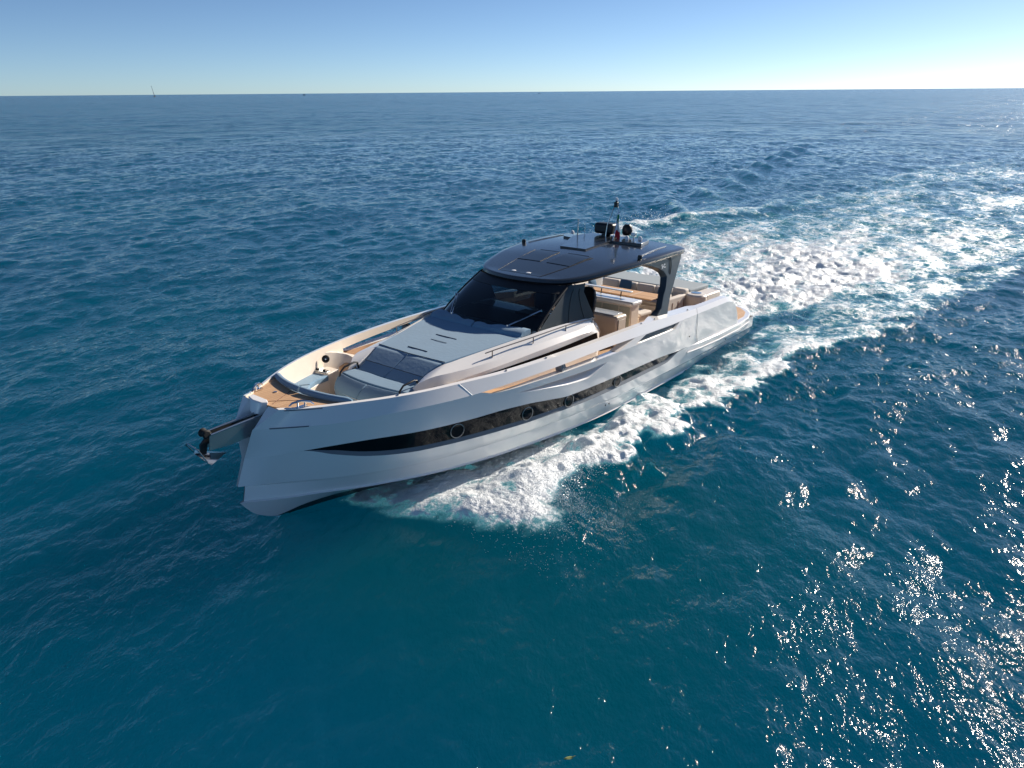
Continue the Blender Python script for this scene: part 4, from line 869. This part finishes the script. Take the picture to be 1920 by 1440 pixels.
def seamat():
    mt, nt, out = nodemat('sea_water'); L = nt.links.new
    geo = N(nt, 'ShaderNodeNewGeometry'); pos = geo.outputs['Position']
    fa = N(nt, 'ShaderNodeAttribute', attribute_name='foam'); ca = N(nt, 'ShaderNodeAttribute', attribute_name='calm')
    def noise(scale, det=3, rough=.55, stretch=(1, 1, 1), rot=0.0, dist=0.0, vec=None):
        vr = N(nt, 'ShaderNodeVectorRotate', rotation_type='Z_AXIS'); vr.inputs['Angle'].default_value = -rot; L(vec or pos, vr.inputs['Vector'])
        mp = N(nt, 'ShaderNodeMapping'); mp.inputs['Scale'].default_value = stretch; L(vr.outputs[0], mp.inputs[0])
        n = N(nt, 'ShaderNodeTexNoise'); n.inputs['Scale'].default_value = scale; n.inputs['Detail'].default_value = det; n.inputs['Roughness'].default_value = rough; n.inputs['Distortion'].default_value = dist
        L(mp.outputs[0], n.inputs['Vector']); return n.outputs[0]
    # capillary ripples
    a1 = noise(1.9, 4, .6, (1, .5, 1), WD, .15); a2 = noise(6.5, 4, .62, (1, .6, 1), WD+.5, .1); a3 = noise(24, 2, .6, (1, .7, 1), WD-.3)
    r1 = math_(nt, 'ABSOLUTE', math_(nt, 'SUBTRACT', a1, .5)); 
    hgt_ = math_(nt, 'ADD', math_(nt, 'MULTIPLY', r1, -.14), math_(nt, 'ADD', math_(nt, 'MULTIPLY', a2, .030), math_(nt, 'MULTIPLY', a3, .0015)))
    big = noise(.12, 2, .5); amp = maprange(nt, big, .35, .65, .55, 1.25)
    calmf = math_(nt, 'SUBTRACT', 1.0, math_(nt, 'MULTIPLY', ca.outputs['Fac'], .35))
    f0a = N(nt, 'ShaderNodeAttribute', attribute_name='far0'); g0 = noise(1.9, 3, .6, (1, .5, 1), WD+.2, .5)
    hgt_ = math_(nt, 'ADD', hgt_, math_(nt, 'MULTIPLY', math_(nt, 'MULTIPLY', g0, f0a.outputs['Fac']), .16))
    f1a = N(nt, 'ShaderNodeAttribute', attribute_name='far1'); f2a = N(nt, 'ShaderNodeAttribute', attribute_name='far2')
    g1 = noise(.75, 4, .62, (1, .5, 1), WD, .5); g2 = noise(.22, 2, .5, (1, .5, 1), WD, .4)
    hgt_ = math_(nt, 'ADD', hgt_, math_(nt, 'MULTIPLY', math_(nt, 'MULTIPLY', g1, f1a.outputs['Fac']), .55))
    hgt_ = math_(nt, 'ADD', hgt_, math_(nt, 'MULTIPLY', math_(nt, 'MULTIPLY', g2, f2a.outputs['Fac']), .8))
    hgt_ = math_(nt, 'MULTIPLY', math_(nt, 'MULTIPLY', hgt_, amp), calmf)
    b = N(nt, 'ShaderNodeBump'); b.inputs['Strength'].default_value = 1.0; b.inputs['Distance'].default_value = 1.0; L(hgt_, b.inputs['Height'])
    # foam mask
    ang = math.atan2(FH[1], FH[0])
    f1 = noise(1.0, 6, .68, (.55, 1, 1), ang, .3); f2 = noise(4.2, 6, .72, (1, 1, 1), 0, .1)
    warp = N(nt, 'ShaderNodeTexNoise'); warp.inputs['Scale'].default_value = 1.3; warp.inputs['Detail'].default_value = 3; L(pos, warp.inputs['Vector'])
    vm = N(nt, 'ShaderNodeVectorMath', operation='SCALE'); vm.inputs['Scale'].default_value = .9; L(warp.outputs['Color'], vm.inputs[0])
    va = N(nt, 'ShaderNodeVectorMath', operation='ADD'); L(pos, va.inputs[0]); L(vm.outputs[0], va.inputs[1])
    def vor(s):
        v = N(nt, 'ShaderNodeTexVoronoi', feature='DISTANCE_TO_EDGE'); v.inputs['Scale'].default_value = s; L(va.outputs[0], v.inputs['Vector']); return v.outputs['Distance']
    c1 = maprange(nt, vor(1.5), 0, .30, 1, 0, False); c2 = maprange(nt, vor(4.0), 0, .30, 1, 0, False)
    f3 = noise(17, 4, .7)
    def cen(x, m_, k): return math_(nt, 'MULTIPLY', math_(nt, 'SUBTRACT', x, m_), k)
    pat = math_(nt, 'ADD', math_(nt, 'ADD', math_(nt, 'ADD', cen(f1, .5, .75), cen(f2, .5, .62)), cen(f3, .5, .50)), math_(nt, 'ADD', cen(c1, .35, .16), cen(c2, .35, .12)))
    lev = math_(nt, 'ADD', pat, math_(nt, 'MULTIPLY', math_(nt, 'SUBTRACT', fa.outputs['Fac'], .56), .80))
    mask = maprange(nt, lev, -.05, .24)
    soft = math_(nt, 'MULTIPLY', maprange(nt, lev, -.38, .08), maprange(nt, fa.outputs['Fac'], .05, .7))
    mask = math_(nt, 'MULTIPLY', math_(nt, 'MULTIPLY', mask, maprange(nt, fa.outputs['Fac'], .04, .2)), .96)
    deep = mixc(nt, maprange(nt, noise(.05, 2), .3, .7), (0.0, .062, .116), (0.0, .075, .128))
    deep = mixc(nt, ca.outputs['Fac'], deep, (0.0, .068, .104))
    colw = mixc(nt, math_(nt, 'MULTIPLY', soft, .75), deep, (.14, .42, .48))
    p = N(nt, 'ShaderNodeBsdfPrincipled'); p.inputs['IOR'].default_value = 1.333; p.inputs['Roughness'].default_value = .045; L(maprange(nt, f1a.outputs['Fac'], 0, 1, .05, .17, False), p.inputs['Roughness']); L(colw, p.inputs['Base Color']); p.subsurface_method = 'BURLEY'; p.inputs['Subsurface Weight'].default_value = 1.0; p.inputs['Subsurface Radius'].default_value = (16.0, 24.0, 24.0); p.inputs['Subsurface Scale'].default_value = 1.0; L(b.outputs[0], p.inputs['Normal'])
    fb = N(nt, 'ShaderNodeBump'); fb.inputs['Strength'].default_value = .9; fb.inputs['Distance'].default_value = .12
    L(math_(nt, 'ADD', math_(nt, 'ADD', math_(nt, 'MULTIPLY', f2, .55), math_(nt, 'MULTIPLY', f3, .20)), math_(nt, 'SUBTRACT', math_(nt, 'MULTIPLY', f1, .5), math_(nt, 'MULTIPLY', c2, .12))), fb.inputs['Height'])
    fm = N(nt, 'ShaderNodeBsdfPrincipled'); fm.inputs['Roughness'].default_value = .32; fm.inputs['Specular IOR Level'].default_value = .6; fm.inputs['Base Color'].default_value = (.80, .84, .86, 1); L(fb.outputs[0], fm.inputs['Normal'])
    mx = N(nt, 'ShaderNodeMixShader'); L(mask, mx.inputs[0]); L(p.outputs[0], mx.inputs[1]); L(fm.outputs[0], mx.inputs[2]); L(mx.outputs[0], out.inputs[0])
    return mt
M['sea'] = seamat(); me.materials.append(M['sea'])

# ================================================================== SPRAY (one object nobody could count)
def b2w(u, v, z):
    p = BO[:2]+FH*u+PH*v; return (p[0], p[1], z)
ico_v = []; t_ = (1+5**.5)/2
for a, b in ((-1, t_), (1, t_), (-1, -t_), (1, -t_)): ico_v += [(a, b, 0), (0, a, b), (b, 0, a)]
octv = np.array([(1, 0, 0), (-1, 0, 0), (0, 1, 0), (0, -1, 0), (0, 0, 1), (0, 0, -1)], float)
octf = [(0, 2, 4), (2, 1, 4), (1, 3, 4), (3, 0, 4), (2, 0, 5), (1, 2, 5), (3, 1, 5), (0, 3, 5)]
rg = np.random.default_rng(11); SV = []; SF = []
def drop(u, v, z, r):
    n0 = len(SV)*6; SV.append(octv*r*rg.uniform(.6, 1.4, 3)+np.array(b2w(u, v, z))); SF.extend([(a+n0, b+n0, c+n0) for a, b, c in octf])
for i in range(16000):
    u = rg.triangular(9.8, 12.6, 14.4); t = rg.beta(4.5, 1.5); vo_ = np.interp(u, uo, vo); vi_ = np.interp(u, ui, vi)
    clump = math.sin(u*7.1)+math.sin(u*17.3+1)+rg.normal()*.6
    v = vi_+(vo_-vi_)*t*rg.uniform(.9, 1.32); z = .05+abs(rg.normal())*.15*(1+.5*max(0, clump)) + .25*math.exp(-((t-.7)/.35)**2)
    if rg.random() < .45+.25*clump: drop(u, v*1.0, z*np.interp(u, [9.8, 12, 14.4], [.7, 1.1, .6]), rg.uniform(.0025, .0085))
for i in range(900):
    drop(rg.uniform(11.6, 14.4), rg.uniform(3.4, 5.4)-abs(rg.normal())*.3, rg.uniform(.05, .25), rg.uniform(.002, .006))
for i in range(2500):      # stern plume
    u = -1-abs(rg.normal())*2.2; drop(u, rg.normal()*1.7+.3, .2+abs(rg.normal())*.12, rg.uniform(.004, .014))
for i in range(900):
    u = rg.uniform(-17, -9); drop(u, -9.6+rg.normal()*.5, .15+abs(rg.normal())*.3, rg.uniform(.008, .02))
sme = bpy.data.meshes.new('spray'); sme.from_pydata(np.concatenate(SV).tolist(), [], SF)
M['spray'] = simple('spray_drops', (.85, .87, .88), .4); sme.materials.append(M['spray'])
spo = bpy.data.objects.new('spray', sme); COL.objects.link(spo); spo['kind'] = 'stuff'; spo['label'] = 'white spray drops thrown up beside the hull and behind the stern'; spo['category'] = 'spray'

# ================================================================== far boats and a floating leaf
sb = empty('sailing_boat', (-1108, 2500, 0)); sb.scale = (2.4, 2.4, 2.4); sb['label'] = 'tiny dark sailing boat with a leaning mast on the horizon at the left'; sb['category'] = 'sailing boat'
q = MB(); rows = []
for x in np.linspace(-5, 5, 11):
    hw2 = 1.4*(1-(abs(x)/5.2)**2.5)+.02; rows.append([(x, -hw2, 1.0+.02*x), (x, -hw2*.8, .1), (x, 0, -.3), (x, hw2*.8, .1), (x, hw2, 1.0+.02*x), (x, 0, 1.1)])
q.grid(rows, closed=True); mk('hull', q, 'sail', sb)
q = MB(); q.tube([(.5, 0, 1), (-1.2, 1.9, 13.5)], [.34, .2], 8); q.tube([(.4, 0, 2.2), (-4, 0, 2.3)], .09, 8); mk('mast', q, 'sail', sb)
q = MB(); q.prism([(.2, 0, 2.5), (-1.25, 1.78, 12.6), (-3.8, .2, 2.6)], (0, .05, 0)); mk('sail', q, 'sail', sb)
sb.rotation_euler = (0, 0, R_(104))
for nm, (x, y), s, lab in (('fishing_boat', (-769, 3000), 1.2, 'tiny grey boat on the horizon between the sailing boat and the yacht'), ('fishing_boat', (110, 3000), .8, 'minute boat speck on the horizon above the yacht hardtop')):
    e = empty(nm, (x, y, 0)); e['label'] = lab; e['category'] = 'boat'
    q = MB(); rows = []
    for t in np.linspace(-5, 5, 9):
        h2 = 1.5*(1-(abs(t)/5.3)**3)+.02; rows.append([(t, -h2, 1.3), (t, -h2*.7, 0), (t, 0, -.3), (t, h2*.7, 0), (t, h2, 1.3), (t, 0, 1.3)])
    q.grid(rows, closed=True); mk('hull', q, 'sail', e)
    q = MB(); q.box(-2.2, 1, -1, 1, 1.2, 3.2); q.tube([(-.5, 0, 3), (-.5, 0, 6.5)], .08, 6); mk('wheelhouse', q, 'sail', e, bevel=.1); e.scale = (s, s, s)
lp = Vector((0.607, 6.339, 0)); lf = MB(); rows = []
for i in range(9):
    t = i/8; w = .018*math.sin(math.pi*t)**.7+.002; rows.append([(t*.115-.055, -w, .006*math.sin(t*5)), (t*.115-.055, 0, .012), (t*.115-.055, w, .004)])
lf.grid(rows); lf.tube([(.058, 0, .008), (.085, .006, .006)], .003, 5)
lo_ = mk('floating_leaf', lf, 'leaf', None); lo_['label'] = 'small yellow green leaf drifting on the water at the bottom of the photo'; lo_['category'] = 'leaf'
ri = int(np.argmin(np.abs(rr-math.hypot(lp.x, lp.y)))); ci = int(np.argmin(np.abs(az-math.atan2(lp.x, lp.y))))
lo_.location = (lp.x, lp.y, float(Z[max(0, ri-6):ri+6, max(0, ci-6):ci+6].max())+.02); lo_.rotation_euler = (0, 0, R_(15))
